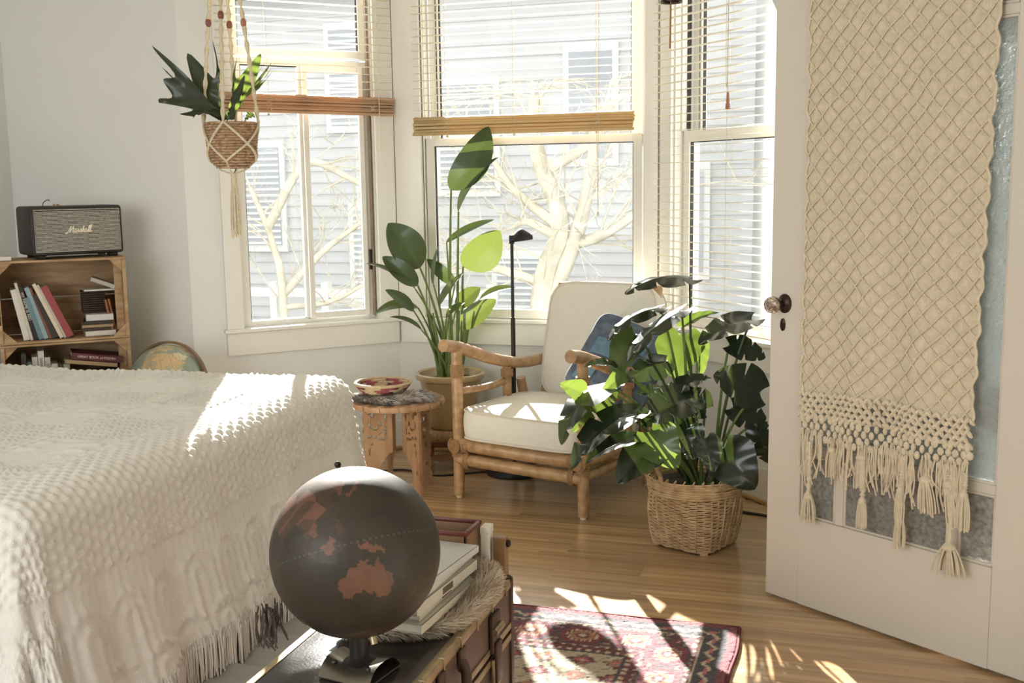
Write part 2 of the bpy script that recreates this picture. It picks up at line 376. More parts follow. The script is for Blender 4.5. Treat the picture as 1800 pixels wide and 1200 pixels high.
# ------------------------------------------------------------------ blinds
def blind(W, label, t0, t1, ztop, zstack, nstack, m, mstack, n=.045, pitch=.0352, tilt_end=0.0, cords=(), name='slat_blind', zs1=None, droop=0):
    root = thing(name, label, 'blind', W.P((t0+t1)/2, ztop, n)); L = t1-t0; rz = math.atan2(W.d[1], W.d[0])
    W.box(hd := MB(), t0, t1, ztop-.03, ztop+.012, n-.02, n+.02, .003); hd.build('head_rail', mstack, root)
    v, f = rboxgeo((L, .026, .0022), .0006, 1); v[:, 2] += -.002*(2*v[:, 1]/.026)**2
    me = None; z = zstack+pitch
    def put(zc, nm, mm, hgt, dep_, tl=0, me_=[None, None, None]):
        nonlocal me
    k = 0; base = None
    while z < ztop-.04:
        if base is None:
            base = MB(); base.add(v, f); base = base.build('slat', m, None, smooth=False); base.parent = root; o = base
        else:
            o = base.copy(); C.objects.link(o); o.name = 'slat'
        p = W.P((t0+t1)/2, z, n)-wloc(root); o.location = p; o.rotation_euler = (random.uniform(-.05, .05), 0, rz); z += pitch
    # gathered slats at the bottom
    H = zstack-(zs1 if zs1 is not None else zstack-.085); hh = H/nstack; rr = random.Random(5)
    if nstack > 1:
        for j in range(nstack):
            zc = zstack-hh*(j+.5); big = (j == nstack-1)
            mbx = MB(); vv, ff = rboxgeo((L+rr.uniform(-.006, .006), .03 if not big else .034, hh*(.90 if not big else .97)), .0025, 1); mbx.add(vv, ff)
            o = mbx.build('bottom_rail' if big else 'gathered_slat', mstack, None, smooth=False); o.parent = root
            o.location = W.P((t0+t1)/2+rr.uniform(-.003, .003), zc, n+(0 if big else rr.uniform(-.007, .005)))-wloc(root); o.rotation_euler = (rr.uniform(-.22, .22) if not big else 0, tilt_end, rz)
    elif nstack == 1:
        W.box(q := MB(), t0, t1, zstack-.018, zstack, n-.014, n+.014, .003); q.build('bottom_rail', mstack, root)
    for tc in cords:
        lc = MB()
        for dn_ in (-.0145, .0145): lc.tube([W.P(tc, zstack, n+dn_), W.P(tc, ztop-.03, n+dn_)], .0009, 4)
        if nstack > 1:            # slack ladder cord bunched round the stack
            for q in range(4):
                zz = zstack-.012-q*H/4.6; th_ = np.linspace(0, 2*PI, 12)
                lc.tube(np.array([W.P(tc+.012*math.sin(a*1.0+q), zz+.006*math.cos(2*a), n+.018+.004*math.cos(a)) for a in th_]), .0012, 4)
            lc.ball(W.P(tc, zstack-H-.006, n), .006, 8)
        lc.build('ladder_cord', CORD, root)
    return root
b1 = blind(WL, 'reddish bamboo slat blind on the left bay window, gathered to its middle', .16, 1.012, 2.68, 1.775, 7, LITSLAT, REDBAM, cords=(.39, .90), zs1=1.688, tilt_end=0.012)
b2 = blind(WC, 'golden bamboo slat blind on the middle bay window, gathered just above the lower sash', .128, 1.216, 2.68, 1.672, 6, LITSLAT, BAMBOO, cords=(.30, .64, 1.04), zs1=1.584)
b3 = blind(WR, 'pale slat blind let down full length over the right bay window', .025, .79, 2.68, .728, 1, LITSLAT, LITSLAT, cords=(.175, .55), pitch=.0352)
# pull cords
mb = MB()
for dt in (0, .012): mb.tube(spline([WC.P(1.045+dt, 2.65, .062), WC.P(1.045+dt, 1.7, .064), WC.P(1.047+dt*.6, 1.545+.02*dt, .063), WC.P(1.05, 1.20, .06)], 16), .0013, 5)
mb.ball(WC.P(1.05, 1.20, .06), (.006, .006, .012)); mb.build('pull_cord', CORD, b2)
mb = MB(); mb.tube([WL.P(.93, 2.65, .07), WL.P(.932, 1.53, .068)], .0022, 6); mb.ball(WL.P(.932, 1.525, .068), (.006, .006, .01)); mb.build('pull_cord', CORD, b1)
pc = MB()
for dt in (-.006, .006): pc.tube(spline([WR.P(.555+dt, 2.65, .066), WR.P(.555+dt, 1.80, .066), WR.P(.56, 1.765, .066), WR.P(.563, 1.71, .066)], 14), .0012, 5)
pc = pc.build('pull_cord', CORD, b3)
t_ = MB(); p_ = WR.P(.563, 1.64, .066); t_.lathe([(0, .07), (.0045, .068), (.006, .05), (.0075, .03), (.006, .026), (.0085, .022), (.0105, -.001), (0, -.002)], 10, p_); t_.build('wooden_tassel', mat('tassel_wood', (168, 118, 92), .5, var=.2), pc)

# ================================================================== BED
BX0, BX1, BY0, BY1, BZ = -3.80, -1.70, 1.86, 3.62, .655
SPREAD = mat('white_chenille', (230, 226, 216), .95, var=.05, vscale=40, bump=.25, bscale=260, sheen=.3)
bed = thing('bed', 'wide bed under a white tufted chenille bedspread with fringed hem', 'bed', ((BX0+BX1)/2, (BY0+BY1)/2, 0))
MATT = mat('mattress_ticking', (205, 198, 186), .9, var=.06)
MB().box((BX0, BY0+.03, .12), (BX1-.06, BY1-.03, .34), .03).build('box_spring', MATT, bed)
MB().box((BX0, BY0+.02, .335), (BX1-.05, BY1-.02, BZ-.035), .06).build('mattress', MATT, bed)
lg = MB().box((-.03, -.03, -.06), (.03, .03, .065), .004).build('leg', mat('bed_leg_wood', (120, 84, 56), .5, var=.2), None); lg.parent = bed
_bl = [(BX0+.06, BY0+.1), (BX0+.06, BY1-.1), (BX1-.16, BY0+.1), (BX1-.16, BY1-.1)]
lg.location = V3(*_bl[0], .06)-wloc(bed); copies(lg, [V3(*q, .06)-wloc(bed) for q in _bl[1:]], 'leg', bed)
def bedspread():
    DX, DY = .68, .68; st = .0075
    s_ = np.arange(BX0, BX1+DX, st); t_ = np.arange(BY0-DY, BY1+DY, st); S, T = np.meshgrid(s_, t_, indexing='ij')
    R = .085; ix = BX1-R; iy0, iy1 = BY0+R, BY1-R
    a = np.maximum(S-ix, 0); b = np.where(T > iy1, T-iy1, np.where(T < iy0, T-iy0, 0.0)); out = np.hypot(a, b); o_ = np.maximum(out, 1e-6)
    dx, dy = a/o_, b/o_; Lq = R*PI/2; th = np.minimum(out, Lq)/R; drop = np.maximum(out-Lq, 0)
    flare = drop*.10+.16*drop**2
    rad = np.where(out < Lq, R*np.sin(th), R+flare); z = BZ-np.where(out < Lq, R*(1-np.cos(th)), R+drop*.985)
    # soft folds of the drape, growing towards the hem; p runs along the edge of the bed
    p = np.where(out > 0, T*(dx > .3)+S*(dx <= .3)+np.arctan2(dy, dx)*.25, 0)
    g = np.clip(drop/.5, 0, 1)
    fold = (np.sin(p*15+.6)+.6*np.sin(p*27+2+3*drop)+.4*np.sin(p*44+1))*.010*g**.8
    cor = np.clip(1-np.abs(np.abs(dx)-.70)/.5, 0, 1)*g
    fold += cor*.035*(.4+np.sin(np.arctan2(np.abs(dy), np.abs(dx)+1e-9)*9))
    near = np.clip((2.45-T)/.3, 0, 1)*(a > 0)*g; fold += near*.02*np.sin(T*26)
    X = np.where(out > 0, np.minimum(S, ix)+dx*(rad+fold), S); Y = np.where(out > 0, np.clip(T, iy0, iy1)+dy*(rad+fold), T)
    # the top sags and undulates
    top = out <= 0
    z = z+.006*np.sin(S*3.1+1)*np.sin(T*4.2)-.010*np.exp(-((S+2.6)/.5)**2-((T-2.9)/.4)**2)+.004*np.sin(S*9+T*5)
    P = np.stack([X, Y, z], 2)
    # tufting
    du = np.gradient(P, axis=0); dv = np.gradient(P, axis=1); Nn = np.cross(du, dv); Nn /= np.maximum(np.linalg.norm(Nn, axis=2, keepdims=True), 1e-9)
    h = np.zeros_like(S)
    def bob(U, V, k, sharp=1.0):
        row = np.floor(V/(k*.86)); uu = U/k+.5*(row % 2); q = np.hypot((uu-np.floor(uu)-.5), (V/(k*.86)-row-.5)); return np.exp(-(q/.30)**2*sharp)
    seam = ix-.10
    band = (S > seam+.012) & (drop < .13) & (b == 0)
    band |= (out > 0) & (drop < .13)
    h += np.where(band, .0085*bob(S, T, .034), 0)
    h += np.where(np.abs(S-seam) < .02, .006*np.exp(-((S-seam)/.006)**2), 0)
    tp = (S <= seam)
    # top: broad tufted stripes, each with dashes and wandering motifs
    q = ((seam-S)/.30) % 1.0; lab = np.floor((seam-S)/.30)
    edge = np.exp(-((q-.06)/.03)**2)+np.exp(-((q-.94)/.03)**2)
    dash = (np.sin(T*170+3*np.sin(S*9)) > .15)*1.0
    mot = (np.sin(T*24+lab*1.7)+np.sin(S*38+1.5*np.sin(T*11))) > .35
    zig = np.exp(-((((T*4.5+.35*np.abs(((q*2) % 1)-.5))*3) % 1-.5)/.17)**2)
    blocks = ((np.sin(T*12.5+lab)+.5*np.sin(T*5.1+lab*2.2)) > .1)
    inner = (q > .13) & (q < .87)
    rowl = .5+.5*np.sin(S*2*PI/.024)
    h += np.where(tp, .0070*edge*(.4+.6*dash), 0)
    h += np.where(tp & inner & blocks, .0100*rowl**1.5*(.15+.85*dash), 0)
    h += np.where(tp & inner & ~blocks & mot, .0062*zig, 0)
    # drape: vertical ribs and scalloped arches
    pe = p; k = .15; cell = np.floor(pe/k); uu = (pe/k-cell-.5)*2
    dz = drop-.14
    for j in range(3):
        zc = .05+.16*j; off = .5*(j % 2); c2 = np.floor(pe/k+off); u2 = (pe/k+off-c2-.5)*2
        rr_ = np.hypot(u2*.075, np.maximum(zc+.075-dz, 0)*.9) ; below = dz > zc+.07
        rr_ = np.where(below, np.abs(u2)*.075, rr_)
        ok = (dz > zc-.05) & (dz < zc+.19)
        h += np.where(ok, .008*np.exp(-((rr_-.060)/.011)**2)*(.6+.4*np.sin(dz*260)*np.sin(pe*230)), 0)
        h += np.where(ok, .006*np.exp(-((rr_-.022)/.010)**2), 0)
    h += np.where(drop > .13, .0012*np.sin(pe*620), 0)
    h += rng.normal(0, .00045, S.shape)
    P = P+Nn*h[..., None]*1.0
    Lmax = .600+.01*np.sin(p*20); mask = out < np.where((dy > .6) & (dx < .5), .22, Lmax)
    # only the foot and far flap hang free; near flap too
    ob = MB().grid(P, mask=mask).build('bedspread', SPREAD, bed, ang=180)
    return P, out, Lmax, mask, p, S, T
P_, out_, Lm_, mk_, pp_, S_, T_ = bedspread()
# knotted fringe along the hem at the foot and the far side
fr = MB(); 
inside = mk_ & (out_ > .572)
idx = np.argwhere(inside); idx = idx[np.argsort(pp_[inside])]
last = -99; r_ = random.Random(4); nf = 0
cand = {}
for i, j in idx:
    key = round(math.atan2(T_[i, j]-2.84, S_[i, j]+2.6)*520)
    if key not in cand or out_[i, j] > out_[cand[key]]: cand[key] = (i, j)
for key, (i, j) in cand.items():
    p = P_[i, j]
    if p[2] > .25 or p[0] < -2.6: continue
    L = min(p[2]-.015, r_.uniform(.085, .115)); q = p+V3(r_.uniform(-.004, .004), r_.uniform(-.004, .004), 0)
    fr.tube(np.array([p+V3(0, 0, .012), (p+q)/2+V3(r_.uniform(-.004, .004), 0, -L*.5), q+V3(0, 0, -L)]), np.array([.0028, .0030, .0022]), 4, cap=False); nf += 1
fr.build('fringe', SPREAD, bed, kind='stuff')
# grey throw hanging below the spread and spilling towards the trunk
GREY = mat('grey_satin', (150, 146, 141), .45, var=.12, vscale=6, sheen=.2)
def throw():
    n, m = 26, 150; u = np.linspace(0, 1, n); y_ = np.linspace(1.55, 2.98, m)
    prof = spline([(-1.775, .30), (-1.74, .12), (-1.66, .035), (-1.48, .024), (-1.28, .022), (-1.14, .018)], n)
    G = np.zeros((n, m, 3))
    for j, y in enumerate(y_):
        wv = .018*np.sin(y*21)+.010*np.sin(y*47+2)
        G[:, j, 0] = prof[:, 0]+wv*u*1.2; G[:, j, 1] = y+.02*u*np.sin(y*13); G[:, j, 2] = np.maximum(prof[:, 1]+(.012*np.sin(y*26)+.008*np.sin(y*55+1))*np.sin(u*PI), .018)
    return G
th_ = tag(MB().grid(throw()).build('throw_blanket', GREY), 'grey satin throw spilling from under the fringe beside the trunk', 'blanket')
sd = th_.modifiers.new('thick', 'SOLIDIFY'); sd.thickness = .006; sd.offset = 1
tas = MB(); r_ = random.Random(8); p0 = at(473, 1078, 2.42)
for k in range(26):
    a = p0+V3(r_.uniform(-.022, .022), r_.uniform(-.03, .03), r_.uniform(0, .02)); tas.tube(spline([a, a+V3(r_.uniform(-.012, .012), r_.uniform(-.01, .01), -.04), a+V3(r_.uniform(-.015, .015), r_.uniform(-.01, .01), -.075)], 6), .0022, 4)
tas.build('tassel', mat('dark_tassel', (92, 82, 74), .8, var=.4, vscale=60), th_, label='dark tangled tassel')

# ================================================================== ARMCHAIR
CHO = V3(-1.2825, 4.261, 0); CHR = math.atan2(-.284, .959)
chair = thing('armchair', 'low rattan armchair with off-white seat and back cushions', 'armchair', CHO)
def CB(): return MB(CHO, CHR)
def pole(name, pts, r, par=chair, seg=14, m=RATTAN, nodes=True, label=None):
    P = spline(pts, max(12, int(len(pts)*8))); n = len(P); R = np.full(n, r)
    if nodes:
        d = np.concatenate([[0], np.cumsum(np.linalg.norm(np.diff(P, axis=0), axis=1))])
        for q in np.arange(.11, d[-1], .19): R = R*(1+.05*np.exp(-((d-q)/.012)**2))
    return CB().tube(P, R, seg).build(name, m, par, label=label)
HX = .31
for sx in (-1, 1):
    pole('leg', [(sx*HX, 0, .012), (sx*HX, 0, .3), (sx*HX, .0, .648)], .0235)
    pole('leg', [(sx*HX, .58, .012), (sx*HX, .55, .25), (sx*HX, .50, .45)], .0225)
    for y_ in (0, .58): CB().tube([(sx*HX, y_, 0), (sx*HX, y_, .014)], .014, 12).build('foot_glide', mat('glide', (205, 190, 165), .5), chair)
    pole('armrest', [(sx*HX, -.095, .678), (sx*HX, -.02, .665), (sx*HX, .12, .622), (sx*HX, .26, .575), (sx*HX, .42, .535), (sx*HX, .56, .517), (sx*HX, .70, .512)], .0265, seg=18)
    pole('arm_post', [(sx*HX, .385, .235), (sx*HX, .385, .38), (sx*HX, .385, .52)], .021)
    pole('arm_stretcher', [(sx*HX, .0, .468), (sx*HX, .2, .452), (sx*HX, .385, .455)], .0155)
    pole('side_rail', [(sx*HX, -.03, .235), (sx*HX, .3, .225), (sx*HX, .62, .21)], .026)
    pole('side_rail', [(sx*HX, -.0, .172), (sx*HX, .3, .165), (sx*HX, .60, .155)], .019)
    # back stile
    pole('back_stile', [(sx*.27, .60, .20), (sx*.27, .69, .48), (sx*.255, .775, .80), (sx*.25, .79, .86)], .022)
    # wrapped joints
    for (c, ax) in (((sx*HX, 0, .56), 'z'), ((sx*HX, 0, .205), 'z'), ((sx*HX, .385, .495), 'z')):
        b = CB(); k = 9 if c[2] > .5 else 6
        for i in range(k): th = np.linspace(0, 2*PI, 17)[:-1]; b.tube(np.stack([c[0]+.0265*np.cos(th), c[1]+.0265*np.sin(th), np.full(16, c[2]+(i-k/2)*.0062)], 1), .0034, 6, closed=True)
        b.build('binding', BIND, chair)
    b = CB()
    for i in range(5): th = np.linspace(0, 2*PI, 17)[:-1]; b.tube(np.stack([np.full(16, sx*(HX-.034-.0062*i)), .0+.030*np.cos(th), .232+.030*np.sin(th)], 1), .0034, 6, closed=True)
    for i in range(4): th = np.linspace(0, 2*PI, 17)[:-1]; b.tube(np.stack([np.full(16, sx*(HX-.04-.0062*i)), .0+.026*np.cos(th), .168+.036*np.sin(th)], 1), .0034, 6, closed=True)
    b.build('binding', BIND, chair)
    b = CB(); b.tube([(sx*(HX+.028), 0, .232), (sx*(HX+.040), 0, .232)] if sx < 0 else [(sx*(HX-.01), -.026, .232), (sx*(HX-.01), -.042, .232)], .026, 16)
    for q in range(5):
        th = np.linspace(0, 2*PI, 17)[:-1]; ctr = V3(sx*HX, -.028, .232)
        b.tube(np.stack([ctr[0]+(.006+q*.0055)*np.cos(th), np.full(16, ctr[1]-.006), ctr[2]+(.006+q*.0055)*np.sin(th)], 1), .003, 5, closed=True)
    b.build('rail_cap', BIND, chair)
pole('front_rail', [(-HX, 0, .238), (0, .0, .233), (HX, 0, .232)], .0295)
pole('front_rail', [(-HX, 0, .172), (0, .0, .168), (HX, 0, .165)], .0265)
pole('rear_rail', [(-HX, .6, .21), (0, .6, .208), (HX, .6, .21)], .024)
pole('top_rail', [(-.265, .79, .855), (0, .815, .862), (.265, .79, .855)], .022)
for i in range(5): pole('seat_slat', [(-HX, .1+.11*i, .24), (0, .1+.11*i, .235), (HX, .1+.11*i, .24)], .012, nodes=False)
for i in range(5): pole('back_spindle', [(-.2+.1*i, .61, .22), (-.2+.1*i, .70, .48), (-.2+.1*i, .79, .85)], .011, nodes=False)
CUSH = mat('offwhite_canvas', (222, 217, 204), .85, var=.03, vscale=20, bump=.12, bscale=700)
PIPE = mat('cushion_piping', (210, 203, 188), .85)
def cushion(name, w_, d_, h_, fx, m=CUSH, par=chair, puff=.02, er=.06, dent=0, pipe=PIPE, mbf=CB, n=34, uvcol=None):
    """rounded-rectangle cushion with piped edges; fx maps (x,y,z) in cushion space to chair space"""
    th = np.arange(96)*2*PI/96; ex = 6.0
    cx = np.sign(np.cos(th))*np.abs(np.cos(th))**(2/ex)*w_/2; cy = np.sign(np.sin(th))*np.abs(np.sin(th))**(2/ex)*d_/2
    rings = [];
    for r in np.linspace(.03, 1, n): rings.append(np.stack([cx*r, cy*r, np.full(96, h_/2+puff*(1-r**2.2)) - dent*np.exp(-(r/.6)**2)+.0025*np.sin(th*7)*r*r*(1-r)*4], 1))
    for q in np.linspace(0, 1, 10): k = 1+.020*math.sin(q*PI); rings.append(np.stack([cx*k, cy*k, np.full(96, h_/2-h_*q)], 1))
    for r in np.linspace(1, .03, n): rings.append(np.stack([cx*r, cy*r, np.full(96, -h_/2-puff*.5*(1-r**2.2))], 1))
    G = fx(np.array(rings)); mb = mbf(); mb.grid(G, wrap=True); mb.add(G[0], [list(range(96))]); mb.add(G[-1], [list(range(96))[::-1]])
    o = mb.build(name, m, par, ang=180)
    if pipe is not None:
        pb = mbf()
        for zz in (h_/2, -h_/2): pb.tube(fx(np.stack([cx*1.003, cy*1.003, np.full(96, zz)], 1)), .0048, 6, closed=True)
        pb.build('piping', pipe, o)
    return o
def fseat(q):
    q = q.copy(); x, y, z = q[..., 0], q[..., 1], q[..., 2]
    return np.stack([x, y+.265, z+.325+.004*np.sin(y*9)-y*.03], -1)
cushion('seat_cushion', .605, .60, .118, fseat, puff=.022)
_b0, _b1 = V3(0, .655, .34), V3(0, .800, .872); _bd = nrm(_b1-_b0); _bn = V3(0, -_bd[2], _bd[1])
def fback(q):
    x, y, z = q[..., 0], q[..., 1], q[..., 2]; c = (_b0+_b1)/2
    return c+x[..., None]*V3(1, 0, 0)*(1+.03*(y[..., None]))+y[..., None]*_bd+(z*1.0+.006*np.sin(x*8))[..., None]*_bn
cushion('back_cushion', .565, .545, .10, fback, puff=.020)
# blue cushion leaning in the right corner
DENIM = mat('denim_patchwork', (96, 108, 126), .9, var=.45, vscale=26, bump=.3, bscale=240)
bc = V3(.235, .46, .565); bx, by = nrm(V3(.80, .50, .0)), nrm(V3(-.12, .40, .90)); bn_ = np.cross(bx, by); bx, by = nrm(bx*.90-by*.43), nrm(by*.90+bx*.43)
def fblue(q):
    x, y, z = q[..., 0], q[..., 1], q[..., 2]; r = np.clip(1-(np.abs(x/.19)**2.2)*.85, 0, 1)*np.clip(1-(np.abs(y/.19)**2.2)*.85, 0, 1)
    return bc+x[..., None]*bx*(1-.08*(1-np.abs(y[..., None]/.19)**2))+y[..., None]*by+(z*(.25+1.6*r))[..., None]*bn_
CHW = thing('throw_pillow', 'denim-blue patchwork throw pillow leaning in the corner of the armchair', 'pillow', CHO+V3(.2, .35, .4))
cushion('pillow_body', .38, .38, .06, fblue, m=DENIM, par=CHW, puff=.012, pipe=None)
pb = CB(); LB = mat('light_blue_patch', (98, 130, 152), .9, var=.3, vscale=40)
for (x0, y0, x1, y1) in ((-.15, -.02, -.05, .06), (-.16, -.15, -.08, -.06), (-.03, .05, .08, .14)):
    G = np.stack(np.meshgrid(np.linspace(x0, x1, 5), np.linspace(y0, y1, 5), indexing='ij'), -1); G = np.concatenate([G, np.full((5, 5, 1), .0455)], -1)
    q = CB(); q.grid(fblue(G)); q.build('patch', LB, CHW)

# ================================================================== FLOOR LAMP
LP = V3(-1.463, 4.80, 0)
lamp = thing('floor_lamp', 'slim black floor lamp with a small hooded head, behind the armchair', 'lamp', LP)
MB(LP).lathe([(0, .0), (.135, .0), (.138, .006), (.13, .012), (.03, .018), (.016, .03), (.0, .032)], 36).build('base', BLACK, lamp)
MB(LP).tube([(0, 0, .025), (0, 0, .735)], .0105, 12).build('pole', BLACK, lamp)
MB(LP).tube([(0, 0, .73), (-.0, 0, 1.09)], .0075, 12).build('upper_pole', BLACK, lamp)
def lamphead():
    n, m = 18, 20; G = np.zeros((n, m, 3)); ax = nrm(CR*V3(1, 1, 0))
    for i in range(n):
        u = i/(n-1)
        for j in range(m):
            a = PI*j/(m-1)-PI/2
            w_ = .050*math.sin(min(1, u*1.4+.12)*PI/2)*(1-.72*max(0, u-.45)/.55)
            rise = .062*math.sin(min(1, u*1.5+.05)*PI/2)*(1-max(0, (u-.40)/.6)**1.3*.72)
            G[i, j] = ax*(-.012+.108*u)+nrm(np.cross(ax, (0, 0, 1)))*w_*math.sin(a)+V3(0, 0, 1.082+rise*math.cos(a)+.012*u)
    return G
hd = MB(LP).grid(lamphead()).build('lamp_head', BLACK, lamp); sd = hd.modifiers.new('thick', 'SOLIDIFY'); sd.thickness = .004
MB(LP).tube([(0, 0, 1.075), (0, 0, 1.115)], .013, 12).build('neck', BLACK, lamp)
ax_ = nrm(CR*V3(1, 1, 0)); MB(LP).ball(ax_*.035+V3(0, 0, 1.108), (.02, .02, .014)).build('bulb', mat('frosted_bulb', (230, 226, 215), .3), lamp)

# ================================================================== STOOL, POT, BIRD OF PARADISE
SO = V3(-1.790, 4.890, 0); SR = math.radians(17)
STW = mat('stool_wood', (150, 104, 70), .5, var=.3, vscale=10, stretch=(1, 1, .3))
stool = thing('stool', 'low wooden stool with woven seat under the glazed pot', 'stool', SO)
for sx in (-1, 1):
    for sy in (-1, 1): MB(SO, SR).box((sx*.135-.017, sy*.13-.017, 0), (sx*.135+.017, sy*.13+.017, .185), .003).build('leg', STW, stool)
for (a, b) in (((-.135, -.13), (.135, -.13)), ((-.135, .13), (.135, .13)), ((-.135, -.13), (-.135, .13)), ((.135, -.13), (.135, .13))):
    MB(SO, SR).bar((*a, .062), (*b, .062), .018, .026).build('stretcher', STW, stool)
    MB(SO, SR).bar((*a, .160), (*b, .160), .024, .024).build('seat_rail', STW, stool)
sw = MB(SO, SR)
for i in range(30):
    x = -.112+.224*i/29
    for q, yy in ((0, -.13), (1, .13)):
        th = np.linspace(0, 2*PI, 11)[:-1]; sw.tube(np.stack([np.full(10, x)+.002*np.sin(th), yy+.018*np.cos(th), .163+.021*np.sin(th)], 1), .0042, 5, closed=True)
        sw.tube(np.stack([yy*.0+(-.135 if q == 0 else .135)+.018*np.cos(th), np.full(10, x*1.0)+.002*np.sin(th), .163+.021*np.sin(th)], 1), .0042, 5, closed=True)
    sw.tube([(x, -.13, .180), (0+x*.96, 0, .176), (x, .13, .180)], .0038, 5); sw.tube([(-.135, x, .178), (0, x, .182), (.135, x, .178)], .0038, 5)
sw.build('woven_seat', mat('seagrass', (196, 164, 122), .8, var=.3, vscale=60, bump=.3, bscale=200), stool, kind='stuff')
PO = V3(-1.808, 4.885, .187)
POTM = mat('tan_glazed_ceramic', (190, 166, 124), .22, var=.22, vscale=7, coat=.4, bump=.04, bscale=20)
SOIL = mat('potting_soil', (52, 42, 34), .95, var=.4, vscale=60, bump=.6, bscale=90)
pot = thing('potted_plant', 'tall bird-of-paradise plant in a tan glazed pot on the woven stool', 'plant', PO)
MB(PO).lathe([(0, 0), (.100, 0), (.106, .006), (.120, .08), (.138, .17), (.146, .225), (.150, .232), (.164, .238), (.168, .248), (.166, .262), (.158, .268), (.148, .262), (.143, .245), (.135, .225)], 48).build('pot', POTM, pot)
MB(PO).lathe([(.138, .228), (.10, .234), (.05, .238), (0, .236)], 30, mod=lambda r, z, t: (r, z+.004*np.sin(t*7+r*90))).build('soil', SOIL, pot)

def leafmat(name, col, tcol, transl=.42, rough=.28, dark=None):
    """leaf: veins come from the UV map (u along the midrib, v across)"""
    if name in _mats: return _mats[name]
    m = mat(name, col, rough, var=.18, vscale=9, transl=transl, tcol=tcol, coat=.25); nt = m.node_tree; N = nt.nodes; L = nt.links
    b = N['Principled BSDF']; at_ = N.new('ShaderNodeAttribute'); at_.attribute_name = 'Col'
    mx = N.new('ShaderNodeMix'); mx.data_type = 'RGBA'; mx.blend_type = 'MULTIPLY'; mx.inputs[0].default_value = 1
    src = b.inputs['Base Color'].links[0].from_socket; L.new(src, mx.inputs[6]); L.new(at_.outputs['Color'], mx.inputs[7]); L.new(mx.outputs[2], b.inputs['Base Color'])
    return m
LEAF_B = leafmat('paradise_leaf', (64, 82, 46), (84, 98, 42), .18, .42)
LEAF_B_LIT = leafmat('paradise_leaf_sunlit', (84, 102, 52), (112, 124, 50), .26, .42)  # lit copy of the leaf: sun through the blade put into the colour
LEAF_M = leafmat('monstera_leaf', (36, 46, 33), (78, 92, 40), .13, .25)
LEAF_M_LIT = leafmat('monstera_leaf_backlit', (80, 104, 52), (118, 136, 54), .32, .3)  # backlit copy of the monstera leaf, its glow put into a brighter green
LEAF_F = leafmat('staghorn_frond', (40, 49, 35), (90, 106, 46), .15, .45)
STEM = mat('green_stem', (110, 128, 70), .5, var=.25, vscale=20, transl=.1, tcol=(150, 170, 70))
STEMD = mat('dark_green_stem', (72, 88, 52), .5, var=.2, vscale=20)
def leafmesh(base, tip, hw, n0, prof, bow=.05, droop=0, fold=.15, curl=0, split=0, nu=36, nv=15, ripple=.0, lobes=0, side=0, fork=None):
    base, tip = np.array(base, float), np.array(tip, float); T = tip-base; L = np.linalg.norm(T); t = T/L
    n = np.array(n0, float); n = nrm(n-(n@t)*t); s_ = np.cross(t, n); G = np.zeros((nu, nv, 3)); col = np.ones((nu, nv, 3))
    vv = np.linspace(-1, 1, nv)
    for i in range(nu):
        u = i/(nu-1); w_ = prof(u)*hw
        for j, v in enumerate(vv):
            ww = w_; av = abs(v)
            if split and .16 < u < .93:
                ph = (u*split+(.37 if v > 0 else 0)) % 1
                dip = max(0, 1-abs(ph-.5)/.085); ww = w_*(1-.68*dip**.7*min(1, (av/.25)))
            uu = u+(-lobes*(1-u)**4*av**1.6)+(.16*av*(1-u)*u*2 if split else 0)
            if fork is not None: uu = u*(1+fork(v)*u**5)
            x = v*ww
            b_ = bow*4*u*(1-u)-droop*u*u
            h = fold*abs(x)-curl*x*x/max(hw, 1e-4)+ripple*math.sin(u*23+v*4)*av
            col[i, j] = 1-.22*math.exp(-(v/.06)**2)*-1.6 if False else 1+.30*math.exp(-(av/.05)**2)-.10*(math.sin((u*1.0-av*.22)*(70 if not split else 46)) > .72)
            G[i, j] = base+t*(L*uu)+s_*(x+side*4*u*(1-u)*L)+n*(L*b_+h)
    return G, col
padd = lambda u: ((u+.006)**.60*(1-u+1e-4)**.78)/.425
heart = lambda u: (min(1, (u+.03)/.34)**.42)*(1-max(0, u-.12)/.88)**.62*1.03 if u < 1 else .0
def add_leaf(par, name, b, tp, hw, n0, prof, m, st0=None, st_r=.005, stm=None, mid=None, **kw):
    G, col = leafmesh(b, tp, hw, n0, prof, **kw)
    o = MB().grid(G, col).build(name, m, par, ang=180)
    if st0 is not None:
        b = np.array(b, float); st0 = np.array(st0, float)
        md = np.array(mid, float) if mid is not None else (st0+b)/2+V3(0, 0, .12*np.linalg.norm((b-st0)[:2]))
        P = bez(st0, md, b, 14); MB().tube(P, np.linspace(st_r, st_r*.55, 14), 7).build('stem', stm or STEM, par)
    return o
pc_ = PO+V3(0, 0, .236); D0 = float((PO+V3(0, 0, .5)-CO)@CF); toward = -CF
